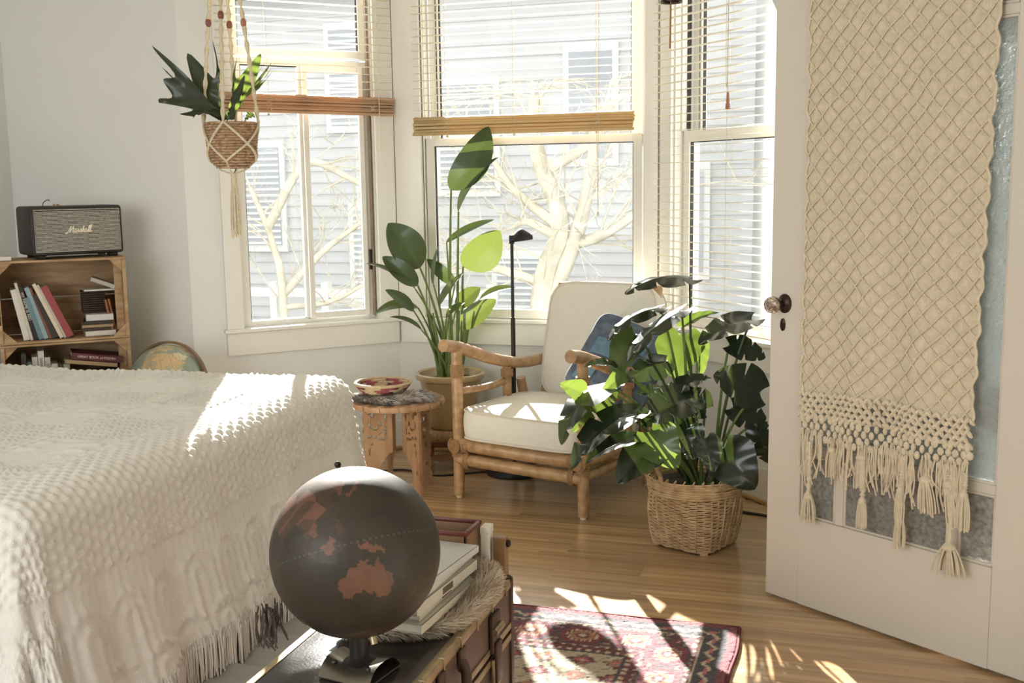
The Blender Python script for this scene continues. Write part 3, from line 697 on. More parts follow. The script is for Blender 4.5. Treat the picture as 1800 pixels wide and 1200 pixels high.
# base px, tip px, half width px, depth shift base/tip, normal, material, bow, fold, extra
BL = [((793, 333), (859, 222), 30, 0, -.02, (.05, -.9, .15), LEAF_B, .07, .10, dict(side=.10)),
      ((806, 372), (877, 276), 22, -.03, -.06, (-.75, -.55, .25), LEAF_B, .05, .35, dict(side=-.06)),
      ((738, 470), (682, 392), 30, -.06, -.10, (.25, -.9, .3), LEAF_B, .10, .12, dict(side=.03)),
      ((734, 501), (672, 451), 17, -.08, -.10, (-.2, -.75, .6), LEAF_B, .10, .3, {}),
      ((730, 508), (643, 463), 12, -.04, -.16, (-.4, -.5, .8), LEAF_B, .06, .5, {}),
      ((727, 546), (677, 509), 11, -.10, -.14, (.3, -.7, .6), LEAF_B, .10, .3, {}),
      ((735, 541), (657, 553), 13, -.06, -.10, (.1, -.5, .8), LEAF_B_LIT, .16, .25, {}),
      ((741, 580), (685, 557), 6, -.10, -.14, (0, -.5, .8), LEAF_B, .12, .5, {}),
      ((814, 468), (879, 405), 31, .05, .02, (.1, -.95, -.1), LEAF_B_LIT, .03, .06, dict(side=.10)),
      ((785, 426), (869, 386), 11, .10, .12, (-.1, -.6, .7), LEAF_B, .05, .3, {}),
      ((800, 500), (750, 455), 12, .12, .12, (.2, -.9, .3), LEAF_B, .08, .2, {}),
      ((773, 536), (816, 479), 13, -.10, -.06, (-.6, -.7, .3), LEAF_B_LIT, .06, .25, {}),
      ((803, 541), (844, 505), 17, .02, .04, (-.2, -.9, .2), LEAF_B_LIT, .05, .2, {}),
      ((785, 558), (818, 531), 11, -.1, -.08, (-.5, -.6, .5), LEAF_B_LIT, .06, .3, {}),
      ((843, 526), (907, 505), 11, .0, -.02, (.0, -.4, .9), LEAF_B_LIT, .10, .25, {}),
      ((808, 576), (872, 526), 19, -.03, -.05, (.1, -.9, .35), LEAF_B_LIT, .04, .15, {}),
      ((762, 500), (772, 430), 8, .03, .05, (-.6, -.6, .3), LEAF_B, .03, .4, {})]
rl = random.Random(11)
for k, (b, tp, hw, d0, d1, n0, m_, bow, fold, ex) in enumerate(BL):
    bb, tt = at(*b, D0+d0), at(*tp, D0+d1)
    st = pc_+V3(rl.uniform(-.045, .045), rl.uniform(-.04, .04), 0)
    mid = st*.42+bb*.58; mid = V3(st[0]*.62+bb[0]*.38, st[1]*.6+bb[1]*.4, bb[2]*.62+st[2]*.38)
    add_leaf(pot, 'leaf', bb, tt, hw*1.1*D0/FOC, n0, padd, m_, st, .0085 if k < 4 or k == 8 else .0065, STEM, mid, bow=bow, fold=fold, nu=30, nv=11, **ex)
for k in range(9):            # sheaths of cut and spent stalks round the base
    a = k/9*2*PI; s0 = pc_+V3(.05*math.cos(a), .045*math.sin(a), -.01); h = rl.uniform(.18, .36)
    s1 = s0+V3(.05*math.cos(a)*h/.3+rl.uniform(-.02, .02), .03*math.sin(a), h)
    MB().tube(bez(s0, (s0+s1)/2+V3(0, 0, .03), s1, 8), np.linspace(.011, .004, 8), 7).build('stalk', STEM, pot)

# ================================================================== MONSTERA IN BASKET
MO = V3(-.515, 3.99, 0)
WICK = mat('basket_cane', (212, 184, 144), .6, dark=(178, 144, 104), vscale=30, stretch=(1, 1, 1), bump=.2, bscale=120)
mon = thing('potted_monstera', 'big split-leaf monstera in a round-topped cane basket by the door', 'plant', MO)
BKH = .276
def bk_r(z, th):          # square foot blending to a round mouth
    f = np.clip(z/.20, 0, 1); n_ = 5.5-3.5*f; ro = .118+.060*np.clip(z/BKH, 0, 1)**.75; t2 = th+.42
    return ro*(np.abs(np.cos(t2))**n_+np.abs(np.sin(t2))**n_)**(-1/n_)
NS = 38
wv = MB(); seg = NS*6; th = np.arange(seg)*2*PI/seg
for k in range(30):
    z = .012+k*.0066
    r = bk_r(np.full(seg, z), th)+.0022*np.cos(th*NS/2+PI*(k % 2))
    wv.tube(np.stack([MO[0]+r*np.cos(th), MO[1]+r*np.sin(th), np.full(seg, z+.0)+.0008*np.sin(th*9+k)], 1), .0030, 5, closed=True)
wv.build('weave', WICK, mon, kind='stuff')
for k in range(8):
    z = .214+k*.0078; r = bk_r(np.full(seg, z), th)+.003+.0015*np.sin(th*23+k*2)+.002*wander(seg, k, 6, .6)
    MB().tube(np.stack([MO[0]+r*np.cos(th), MO[1]+r*np.sin(th), z+.002*wander(seg, k+20, 5, .8)], 1), .0046, 5, closed=True).build('rim_cane', WICK, mon)
lashing = MB()
for k in range(34):
    a = k/34*2*PI; r = bk_r(np.array([BKH]), np.array([a]))[0]+.003; q = np.linspace(0, 2*PI, 9)[:-1]; ca = V3(math.cos(a), math.sin(a), 0); ta = V3(-math.sin(a), math.cos(a), 0)
    lashing.tube(MO+ca*r+V3(0, 0, BKH-.002)+np.cos(q)[:, None]*ca*.0085+np.sin(q)[:, None]*V3(0, 0, .0105)+np.sin(q)[:, None]*ta*.006, .0022, 4, closed=True)
lashing.build('rim_lashing', WICK, mon, kind='stuff')
for k in range(NS):
    a = (k+.5)/NS*2*PI; zz = np.linspace(.012, .215, 10); r = bk_r(zz, np.full(10, a))+(.0052 if k % 2 else .0026)
    mb = MB(); G = np.stack([np.stack([MO[0]+(r+e)*np.cos(a+w_/r*.0+w_*5.2), MO[1]+(r+e)*np.sin(a+w_*5.2), zz], 1) for w_, e in ((-.0024, -.003), (0, .0016), (.0024, -.003))], 1)
    mb.grid(G); mb.build('stave', WICK, mon)
for k in range(4):
    a = k*PI/2+PI/4-.42; r = bk_r(np.array([.01]), np.array([a]))[0]; ca = V3(math.cos(a), math.sin(a), 0)
    MB().obox(MO+ca*(r-.006)+V3(0, 0, .016), ca, (-math.sin(a), math.cos(a), 0), (0, 0, 1), (.016, .03, .032), .003).build('foot', WICK, mon)
    a2 = a+PI/2; r2_ = bk_r(np.array([.01]), np.array([a2]))[0]
    MB().bar(MO+ca*r+V3(0, 0, .010), MO+V3(math.cos(a2), math.sin(a2), 0)*r2_+V3(0, 0, .010), .006, .008).build('base_runner', WICK, mon)
for s_ in (0, PI):
    a0 = math.radians(216)+s_; pts = []
    for q in np.linspace(-1, 1, 22):
        a = a0+q*.36; z = BKH-.012+.075*math.cos(q*PI/2)**.8 if abs(q) < 1 else BKH-.012
        r = bk_r(np.array([BKH]), np.array([a]))[0]+.002; pts.append(MO+V3(r*math.cos(a), r*math.sin(a), z))
    pts = np.array(pts); T_ = np.gradient(pts, axis=0); mb = MB(); mb.tube(pts, .0068, 8)
    for i in range(70):          # wrapped cane
        f_ = i/69*21; j = min(int(f_), 20); c0 = pts[j]+(pts[j+1]-pts[j])*(f_-j); d = nrm(T_[j]); u_ = nrm(np.cross(d, (math.cos(a0), math.sin(a0), 0))); w_ = np.cross(d, u_); q = np.linspace(0, 2*PI, 8)[:-1]
        mb.tube(c0+.0072*(np.cos(q)[:, None]*u_+np.sin(q)[:, None]*w_)+d*.002*np.sin(q)[:, None], .0018, 4, closed=True)
    mb.build('handle', WICK, mon)
MB(MO).lathe([(0, .02), (.105, .02), (.12, .10), (.14, .22), (.142, .238), (.134, .24), (.12, .225)], 30).build('inner_pot', mat('dark_plastic_pot', (48, 44, 40), .5), mon)
MB(MO).lathe([(.13, .222), (.08, .23), (.03, .232), (0, .232)], 26, mod=lambda r, z, t: (r, z+.005*np.sin(t*6+r*80))).build('soil', SOIL, mon)
DM = float((MO+V3(0, 0, .45)-CO)@CF); mc = MO+V3(.02, .0, .23)
# base px, tip px, half width px, depth at base / tip (relative), normal, material, split count, bow, droop, fold
ML = [((1212, 489), (1098, 517), 24, .0, -.10, (.05, -.35, 1), LEAF_M, 6, .12, .0, -.35),
      ((1160, 541), (1066, 594), 22, -.05, -.12, (-.1, -.25, 1), LEAF_M, 5, .12, .05, -.3),
      ((1198, 546), (1098, 630), 24, -.12, -.22, (-.3, -.4, .9), LEAF_M, 6, .08, .05, -.2),
      ((1118, 588), (1078, 664), 30, -.10, -.18, (-.25, -.85, .5), LEAF_M, 0, .06, .05, .12),
      ((1200, 588), (1188, 667), 40, .04, -.02, (-.1, -.95, .1), LEAF_M_LIT, 0, .05, .0, .10),
      ((1228, 590), (1232, 662), 17, .08, .05, (.8, -.6, .1), LEAF_M_LIT, 0, .05, .0, .2),
      ((1322, 562), (1228, 604), 30, -.05, -.12, (-.15, -.55, .8), LEAF_M, 6, .08, .02, .1),
      ((1282, 606), (1346, 628), 22, -.02, -.02, (.2, -.75, .6), LEAF_M, 5, .06, .02, .1),
      ((1336, 690), (1256, 658), 36, -.10, -.14, (-.1, -.85, .5), LEAF_M, 5, .06, .05, .15),
      ((1288, 716), (1350, 752), 28, -.02, -.04, (.15, -.7, .7), LEAF_M, 5, .06, .05, .1),
      ((1272, 788), (1327, 860), 40, -.14, -.20, (-.05, -.9, .35), LEAF_M, 0, .10, .05, .15),
      ((1330, 745), (1352, 815), 22, -.05, -.05, (-.3, -.9, .2), LEAF_M, 4, .05, .05, .1),
      ((1172, 634), (1104, 664), 24, -.16, -.24, (.2, -.7, .6), LEAF_M, 5, .12, .1, -.4),
      ((1216, 700), (1128, 742), 36, -.18, -.26, (-.1, -.75, .65), LEAF_M, 4, .10, .1, .15),
      ((1180, 690), (1250, 662), 18, -.14, -.14, (.05, -.5, .9), LEAF_M, 4, .10, .05, .2),
      ((1024, 690), (986, 674), 17, -.22, -.26, (-.1, -.9, .4), LEAF_M_LIT, 0, .10, .1, .2),
      ((1072, 680), (975, 752), 34, -.20, -.34, (-.35, -.45, .85), LEAF_M, 6, .14, .25, -.1),
      ((1068, 688), (1005, 742), 24, -.16, -.24, (-.2, -.85, .3), LEAF_M_LIT, 5, .10, .3, -.2),
      ((1120, 728), (1000, 806), 32, -.22, -.36, (-.2, -.55, .8), LEAF_M, 6, .12, .15, .2),
      ((1124, 775), (1028, 806), 20, -.22, -.30, (-.1, -.45, .9), LEAF_M, 0, .10, .1, .3),
      ((1150, 782), (1084, 848), 33, -.22, -.30, (-.15, -.9, .4), LEAF_M, 0, .08, .05, .12),
      ((1142, 758), (1192, 822), 34, -.24, -.30, (.1, -.92, .35), LEAF_M_LIT, 0, .08, .05, .15),
      ((1196, 745), (1222, 808), 30, -.16, -.20, (.15, -.9, .4), LEAF_M, 4, .08, .05, .15),
      ((1096, 655), (1030, 638), 17, -.16, -.22, (-.1, -.4, .9), LEAF_M, 4, .12, .1, .2),
      ((1200, 574), (1264, 547), 10, .02, .04, (.0, -.6, .8), LEAF_M_LIT, 0, .10, .05, .4),
      ((1100, 655), (1058, 690), 13, -.20, -.24, (.2, -.8, .4), LEAF_M_LIT, 0, .10, .05, .3),
      ((1170, 700), (1120, 690), 22, -.08, -.12, (-.1, -.5, .85), LEAF_M, 4, .10, .05, .2),
      ((1240, 720), (1195, 690), 26, -.12, -.12, (-.05, -.7, .7), LEAF_M, 4, .10, .05, .2),
      ((1240, 770), (1255, 830), 22, -.2, -.24, (.2, -.9, .35), LEAF_M, 0, .08, .05, .15),
      ((1160, 735), (1180, 775), 18, -.2, -.24, (.0, -.8, .6), LEAF_M, 0, .08, .05, .15)]
rl = random.Random(21)
for k, (b, tp, hw, d0, d1, n0, m_, sp, bow, droop, fold) in enumerate(ML):
    bb, tt = at(*b, DM+d0), at(*tp, DM+d1)
    a = math.atan2(bb[1]-mc[1], bb[0]-mc[0]); st = mc+V3(.04*math.cos(a), .04*math.sin(a), 0)+V3(rl.uniform(-.02, .02), rl.uniform(-.02, .02), 0)
    mid = V3(st[0]*.55+bb[0]*.45, st[1]*.55+bb[1]*.45, max(st[2], bb[2]*.72+st[2]*.28)+.03)
    add_leaf(mon, 'leaf', bb, tt, hw*1.3*DM/FOC, n0, heart, m_, st, .0068, STEM if k % 3 else STEMD, mid, bow=bow, droop=droop, fold=fold, split=min(sp, 3), nu=66 if sp else 26, nv=17, ripple=.002, lobes=.16)
r_ = random.Random(2)
for k in range(5):
    a = k*1.3; s0 = mc+V3(.03*math.cos(a), .03*math.sin(a), 0); MB().tube(spline([s0, s0+V3(r_.uniform(-.05, .05), r_.uniform(-.05, .05), .09), s0+V3(r_.uniform(-.06, .1), r_.uniform(-.08, .02), .16)], 10), .0055, 6).build('aerial_root', mat('aerial_root', (122, 104, 76), .7, var=.3), mon)

# ================================================================== DOOR AND ITS HANGING
DO = V3(-.222, 3.524, 0); DU = nrm(V3(.825, -.565, 0)); DN = V3(DU[1], -DU[0], 0)
DA = math.atan2(DU[1], DU[0])
def DB(): return MB(DO, DA)          # local: x along the door, -y towards the room side we see
DOORP = mat('door_paint', (216, 208, 194), .42, var=.03, vscale=4, coat=.15)
door = struct('door_1', DO); DT = .036; DW, DH = .905, 2.06
GX = [(.126, .252), (.282, .622), (.652, .756)]; GZ = [(.298, .498), (.526, 1.756), (1.784, 1.90)]
fr_ = DB(); fr_.box((0, 0, .010), (GX[0][0], DT, DH), .003); fr_.box((GX[-1][1], 0, .010), (DW, DT, DH), .003)
fr_.box((GX[0][0], .0005, .010), (GX[-1][1], DT-.0005, GZ[0][0])); fr_.box((GX[0][0], .0005, GZ[-1][1]), (GX[-1][1], DT-.0005, DH))
fr_.build('door_leaf', DOORP, door, smooth=False)
mu = DB()
for a, b in ((.252, .282), (.622, .652)): mu.box((a, .004, GZ[0][0]), (b, DT-.004, GZ[-1][1]), .004)
for a, b in ((.498, .526), (1.756, 1.784)):
    for (x0, x1) in GX: mu.box((x0, .005, a), (x1, DT-.005, b), .004)
mu.build('glazing_bars', DOORP, door, smooth=False)
bd = DB()
for (x0, x1) in GX:
    for (z0, z1) in GZ:
        for (a, b, c, d) in ((x0, x0+.007, z0, z1), (x1-.007, x1, z0, z1), (x0, x1, z0, z0+.007), (x0, x1, z1-.007, z1)): bd.box((a, .007, c), (b, DT-.007, d), .002)
bd.build('glazing_bead', DOORP, door, smooth=False)
TEXL = mat('hammered_glass', (216, 215, 208), .12, trans=.62, ior=1.5, var=.5, vscale=75, bump=1.0, bscale=85)
TEXG = mat('obscure_glass', (214, 222, 222), .16, trans=.62, ior=1.45, bump=.9, bscale=70, tex='noise')
for (x0, x1) in GX:
    for (z0, z1) in GZ: DB().box((x0, .015, z0), (x1, .020, z1)).build('pane', TEXG if z0 > .5 else TEXL, door, smooth=False)
BRONZE = mat('dark_bronze', (70, 54, 44), .35, metal=.8, var=.3, vscale=20)
CRYS = mat('cut_glass', (245, 240, 235), .03, trans=1, ior=1.5)
RO = (.055, 0, .966)
def disc(mb, c, prof, sx=1, sz=1, seg=24):          # lathe about -y
    th = np.arange(seg)*2*PI/seg; G = np.array([[[c[0]+r*math.cos(t)*sx, c[1]-h, c[2]+r*math.sin(t)*sz] for t in th] for r, h in prof]); return mb.grid(G, wrap=True)
disc(q := DB(), RO, [(.027, .0), (.027, .004), (.022, .009), (.012, .012), (.0095, .014), (.0095, .034), (.013, .036), (.013, .042), (0, .042)], .92, 1.12); q.build('rose', BRONZE, door)
q = DB(); th = np.arange(12)*2*PI/12
prof = [(.008, .040), (.016, .044), (.0265, .056), (.027, .062), (.0245, .074), (.014, .080), (0, .081)]
G = np.array([[[RO[0]+r*math.cos(t+.26*(i % 2)), -h, RO[2]+r*math.sin(t+.26*(i % 2))] for t in th] for i, (r, h) in enumerate(prof)]); q.grid(G, wrap=True); kn = q.build('crystal_knob', CRYS, door, smooth=False)
disc(q := DB(), RO, [(.0, .043), (.010, .043), (.0135, .052), (.010, .060), (0, .062)]); q.build('knob_core', mat('knob_core', (190, 170, 160), .15, metal=.9), kn)
disc(q := DB(), (.049, 0, .899), [(.0115, .0), (.0115, .003), (.009, .005), (0, .005)], .85, 1.75); kp = q.build('keyhole_plate', BRONZE, door)
DB().box((.0475, -.0058, .893), (.0505, -.0049, .905)).build('keyhole', BLACK, kp, smooth=False)
# macrame hanging
MAC = mat('macrame_cotton', (226, 213, 186), .95, var=.14, vscale=60, bump=.25, bscale=320, sheen=.25)
mac = thing('macrame_hanging', 'cream macrame wall hanging with diamond net and tassels over the glazed door', 'hanging', DO+DN*.02+V3(0, 0, .62))
def sag(x, z):     # distance of the cloth in front of the door
    q = np.clip((1.9-z)/1.3, 0, 1)
    return .013+.010*q*(np.sin(x*21+.5+z*.6)+.8*np.sin(x*35+2.2-z*.9))+.012*q*np.exp(-((x-.52)/.045)**2)+.012*q
def edges(z): q = np.clip((1.9-z)/1.3, 0, 1); return .134+.006*q+.004*np.sin(z*55), .716-.020*q+.004*np.sin(z*53+1)
nz, nx = 150, 400; zz = np.linspace(.694, 1.97, nz)
G = np.zeros((nz, nx, 3)); 
for i, z in enumerate(zz):
    a, b = edges(z); x = np.linspace(a, b, nx); G[i] = np.stack([x, -(sag(x, z)+.0011*np.sin(x*2*PI/.0052+.5*np.sin(z*40))), np.full(nx, z)], 1)
DB().grid(G).build('backing_cloth', MAC, mac, ang=180)
px_, pz_ = .0545, .058
def inside(x, z): a, b = edges(z); return (x > a-.002) & (x < b+.002)
nl = 0
for fam in (1, -1):
    for k in range(-12, 40):
        x = np.linspace(.13, .72, 150); z = .60+(k*pz_*1.0)+fam*(x-.134)*(pz_/px_)*1.0
        z = z+.0035*np.sin(x*30+k)+.0025*np.sin(x*71+2*k)
        ok = (z > .70) & (z < 1.965) & inside(x, z)
        if ok.sum() < 6: continue
        xi, zi = x[ok], z[ok]; n = len(xi)
        o_ = sag(xi, zi)+.0045+.0012*fam; r = .0027*(1+.28*np.sin(np.arange(n)*2.1+k))
        DB().tube(np.stack([xi, -o_, zi], 1), r, 5).build('net_cord', MAC, mac); nl += 1
for e in (0, 1):
    z = np.linspace(.70, 1.97, 160); x = np.array([edges(q)[e] for q in z])+.003*np.sin(z*2*PI/.058*1.0)
    DB().tube(np.stack([x, -(sag(x, z)+.003), z], 1), .0045, 6).build('edge_cord', MAC, mac)
kb = MB(DO, DA); r_ = random.Random(9); kp_ = .0255
for i in range(24):        # open knotted lattice
    for j in range(5):
        x = .146+i*.0238+(j % 2)*.0119; z = .712-j*.0165-.006*math.sin(x*12)
        if x > .70: continue
        for sx in (-1, 1):
            p = V3(x, -(sag(x, z)+.004), z)+V3(r_.uniform(-.002, .002), 0, r_.uniform(-.002, .002)); q = p+V3(sx*.0125, r_.uniform(-.003, .003), -.0165)
            kb.tube(bez(p, (p+q)/2+V3(0, -.005, 0), q, 5), [.0032, .0058, .0066, .0056, .0032], 6)
kb.build('knotted_lattice', MAC, mac, kind='stuff')
kb = MB(DO, DA)
for i in range(24):        # leaf-shaped knots under the lattice
    for j in range(4):
        x = .150+i*.0236+(j % 2)*.0118+r_.uniform(-.003, .003); z = .625-j*.020-.004*math.sin(x*14); 
        if x > .705: continue
        y = -(sag(x, z)+.004+r_.uniform(0, .006)); kb.ball((x, y, z), (.0095+r_.uniform(-.002, .002), .006, .0125), 8)
kb.build('knot_band', MAC, mac, kind='stuff')
def tassel(x, ztop, L, w_, nst=30, flare=1.0, cordlen=0, lean=0):
    r2 = random.Random(int(x*1000)); y0 = -(sag(x, .6)+.012)
    mb = DB()
    if cordlen: 
        P = np.array([(x, y0, ztop+cordlen), (x+.004, y0-.002, ztop+cordlen*.5), (x+lean*.3, y0, ztop)]); P = spline(P, 26); mb.tube(P, .007*(1+.3*np.sin(np.arange(26)*1.9)), 7)
    xs = x+lean*.3
    mb.ball((xs, y0, ztop-.004), (w_*.36, w_*.30, .013), 10)
    for k in range(nst):
        a = r2.uniform(0, 2*PI); q = math.sqrt(r2.random()); e = V3(xs+lean+w_*.5*flare*q*math.cos(a), y0+w_*.36*q*math.sin(a), ztop-L*r2.uniform(.86, 1.06))
        s = V3(xs+w_*.25*q*math.cos(a), y0+w_*.2*q*math.sin(a), ztop); md = (s+e)/2+V3(w_*.22*q*math.cos(a)+r2.uniform(-.002, .002), w_*.1*q*math.sin(a), .004)
        mb.tube(bez(s, md, e, 7), .0026, 4)
    mb.build('tassel', MAC, mac)
for (x, zt, L, w_, cl_, ln, fl) in ((.184, .385, .085, .042, .17, .0, 1.3), (.262, .545, .085, .04, .03, .0, 1), (.375, .545, .095, .045, .02, .0, 1), (.382, .415, .085, .036, .10, 0, .9), (.500, .47, .10, .036, .08, .0, .8), (.502, .385, .085, .036, .06, 0, .9), (.575, .52, .10, .05, .02, .01, 1.2), (.640, .52, .12, .05, .03, .015, 1.1), (.655, .345, .085, .055, .20, 0, 1.9), (.692, .50, .10, .036, .06, .0, 1)):
    tassel(x, zt, L, w_, 34, fl, cl_, ln)
fs = DB()
for k in range(150):
    x = .142+.56*r_.random(); z = .56+r_.uniform(-.012, .012); L = r_.uniform(.05, .13)*(1.35 if x < .22 else 1); y = -(sag(x, z)+.006+r_.uniform(0, .01))
    fs.tube(spline([(x, y, z+.02), (x+r_.uniform(-.01, .01), y-.003, z-L*.5), (x+r_.uniform(-.02, .02), y+.002, z-L)], 7), .0026, 4)
fs.build('fringe', MAC, mac, kind='stuff')
MB(DO, DA).tube([(.10, -.018, 1.98), (.75, -.018, 1.98)], .012, 10).build('rod', mat('dowel', (180, 140, 96), .5, var=.2), mac)

# ================================================================== CARVED SIDE TABLE
TO = V3(-1.873, 4.378, 0); TWD = mat('carved_teak', (182, 148, 116), .45, dark=(156, 120, 90), vscale=14, stretch=(2, 2, .5), bump=.1, bscale=60)
tab = thing('side_table', 'small round carved wooden folding table beside the bed', 'table', TO)
TZ = .418; TR_ = .205
th = np.arange(160)*2*PI/160; rr = TR_+.0055*np.abs(np.sin(th*8))
mb = MB(TO); ring = np.stack([np.cos(th), np.sin(th)], 1)
prof = [(0, TZ), (.84, TZ), (.9, TZ+.0), (.985, TZ-.001), (1, TZ-.005), (1, TZ-.021), (.985, TZ-.025), (0, TZ-.025)]
G = np.array([np.concatenate([ring*(rr*k)[:, None], np.full((160, 1), z)], 1) for k, z in prof]); mb.grid(G, wrap=True); mb.build('tabletop', TWD, tab)
mb = MB(TO)          # carved relief border
for k in range(16):
    a = k*PI/8; 
    for q in range(3):
        t = np.linspace(0, 2*PI, 14)[:-1]; c_ = (TR_*.90-q*.006)*V3(math.cos(a), math.sin(a), 0)
        mb.tube(np.stack([c_[0]+.016*np.cos(t)*(1-q*.3), c_[1]+.016*np.sin(t)*(1-q*.3), np.full(13, TZ+.001)], 1), .002, 4, closed=True)
mb.build('carved_border', TWD, tab, kind='stuff')
for k in range(16):
    a = k*PI/8+.02; MB(TO).obox(V3(math.cos(a)*(TR_+.004), math.sin(a)*(TR_+.004), TZ-.013), (math.cos(a), math.sin(a), 0), (-math.sin(a), math.cos(a), 0), (0, 0, 1), (.006, .006, .017), .001).build('rim_notch', TWD, tab)
def legpanel(p, q, name='leg'):
    """flat fretwork leg between two plan points, arched foot, pierced scrollwork"""
    p, q = V3(*p, 0), V3(*q, 0); d = nrm(q-p); L = np.linalg.norm(q-p); n_ = np.cross(d, (0, 0, 1)); H_ = TZ-.026; th_ = .014
    NX, NZ = 46, 96; holes = [(.24, .94, .10, .022), (.36, .90, .05, .03), (.62, .93, .08, .018), (.78, .88, .04, .05), (.26, .80, .05, .04), (.44, .75, .12, .018), (.60, .80, .06, .028), (.76, .72, .045, .05), (.25, .66, .07, .022), (.42, .655, .06, .022), (.58, .63, .07, .02), (.72, .63, .06, .02), (.30, .585, .05, .022), (.24, .50, .03, .05), (.60, .70, .04, .02), (.22, .27, .03, .03)]
    mb = MB(TO); ok = np.zeros((NX, NZ), bool)
    for i in range(NX):
        x = (i+.5)/NX
        for j in range(NZ):
            z = (j+.5)/NZ
            scal = .055+.035*abs(math.sin(z*PI*7)) if z > .18 else .02+.1*(0)
            good = x > scal*.9 and x < 1-.0
            arch = (.50-.10*(1-z/.48)**1.6*-2.2) if False else None
            if z < .46: good = good and x < .86-.42*(1-((.46-z)/.46-.0)**.0 if False else (.46-z)/.46*0)-.0 and x < (.93-.50*math.sin(min(1, (.46-z)/.30)*PI/2)**.8 if z > .16 else .93-.50*(1-.12*(.16-z)/.16))+.0
            for (hx, hz, rx, rz_) in holes:
                if ((x-hx)/rx)**2+((z-hz)/rz_)**2 < 1+.5*math.sin(9*math.atan2(z-hz, x-hx)): good = False
            ok[i, j] = good
    def pt(i, j, s): return p+d*(L*i/NX)+n_*(s*th_/2)+V3(0, 0, H_*j/NZ)
    vid = {}; V = []; F = []
    def g(i, j, s):
        if (i, j, s) not in vid: vid[(i, j, s)] = len(V); V.append(pt(i, j, s))
        return vid[(i, j, s)]
    for i in range(NX):
        for j in range(NZ):
            if not ok[i, j]: continue
            F.append([g(i, j, 1), g(i, j+1, 1), g(i+1, j+1, 1), g(i+1, j, 1)]); F.append([g(i, j, -1), g(i+1, j, -1), g(i+1, j+1, -1), g(i, j+1, -1)])
            for (di, dj, a, b) in ((-1, 0, (i, j), (i, j+1)), (1, 0, (i+1, j), (i+1, j+1)), (0, -1, (i, j), (i+1, j)), (0, 1, (i, j+1), (i+1, j+1))):
                ii, jj = i+di, j+dj
                if not (0 <= ii < NX and 0 <= jj < NZ and ok[ii, jj]): F.append([g(*a, 1), g(*b, 1), g(*b, -1), g(*a, -1)])
    mb.add(V, F); return mb.build(name, TWD, tab, smooth=False)
cx_ = .145
star = [(cx_*math.cos(a), cx_*math.sin(a)) for a in np.radians([-107, -37, 35, 107, 180])]
# hinge posts near the middle, blades splaying outwards in pairs
hub = [(.035*math.cos(a), .035*math.sin(a)) for a in np.radians([-72, 0, 72, 144, 216])]
for a in np.radians([-142, -30, 48, 130]):
    legpanel((.165*math.cos(a), .165*math.sin(a)), (.03*math.cos(a+.3), .03*math.sin(a+.3)))

# basket bowl and pelt on the table
BO = V3(-1.918, 4.335, TZ+.022)
bowl = thing('coil_basket', 'shallow red and straw coiled basket bowl on the carved side table', 'basket', BO)
STRAW = lin((200, 178, 146)); RED = lin((154, 82, 86)); DK = lin((78, 48, 58))
for k in range(11):
    u = k/10; r = .030+.090*u**.8; z = .052*u**2.0+.004; th = np.arange(72)*2*PI/72; tilt = .10
    P = np.stack([r*np.cos(th), r*np.sin(th), z+.0+tilt*.0*th], 1); mb = MB(BO)
    colr = []
    for t in th:
        s_ = (t*5/(2*PI)+(k % 3)*.12) % 1; c_ = STRAW
        if k not in (0, 10) and s_ < .48: c_ = RED
        if k not in (0, 10) and .40 < s_ < .52 and k % 2: c_ = DK
        colr.append(c_)
    mb.tube(P, .0068*np.ones(72), 7, closed=True, col=np.repeat(np.array(colr), 7, 0)); mb.build('coil', mat('coil_straw', (200, 170, 120), .7, attr=True, var=.25, vscale=90, bump=.3, bscale=160), bowl)
mb = MB(BO); mb.lathe([(0, .0), (.03, .0), (.032, .006), (0, .008)], 24); mb.build('bowl_base', mat('coil_straw', (200, 170, 120)), bowl)
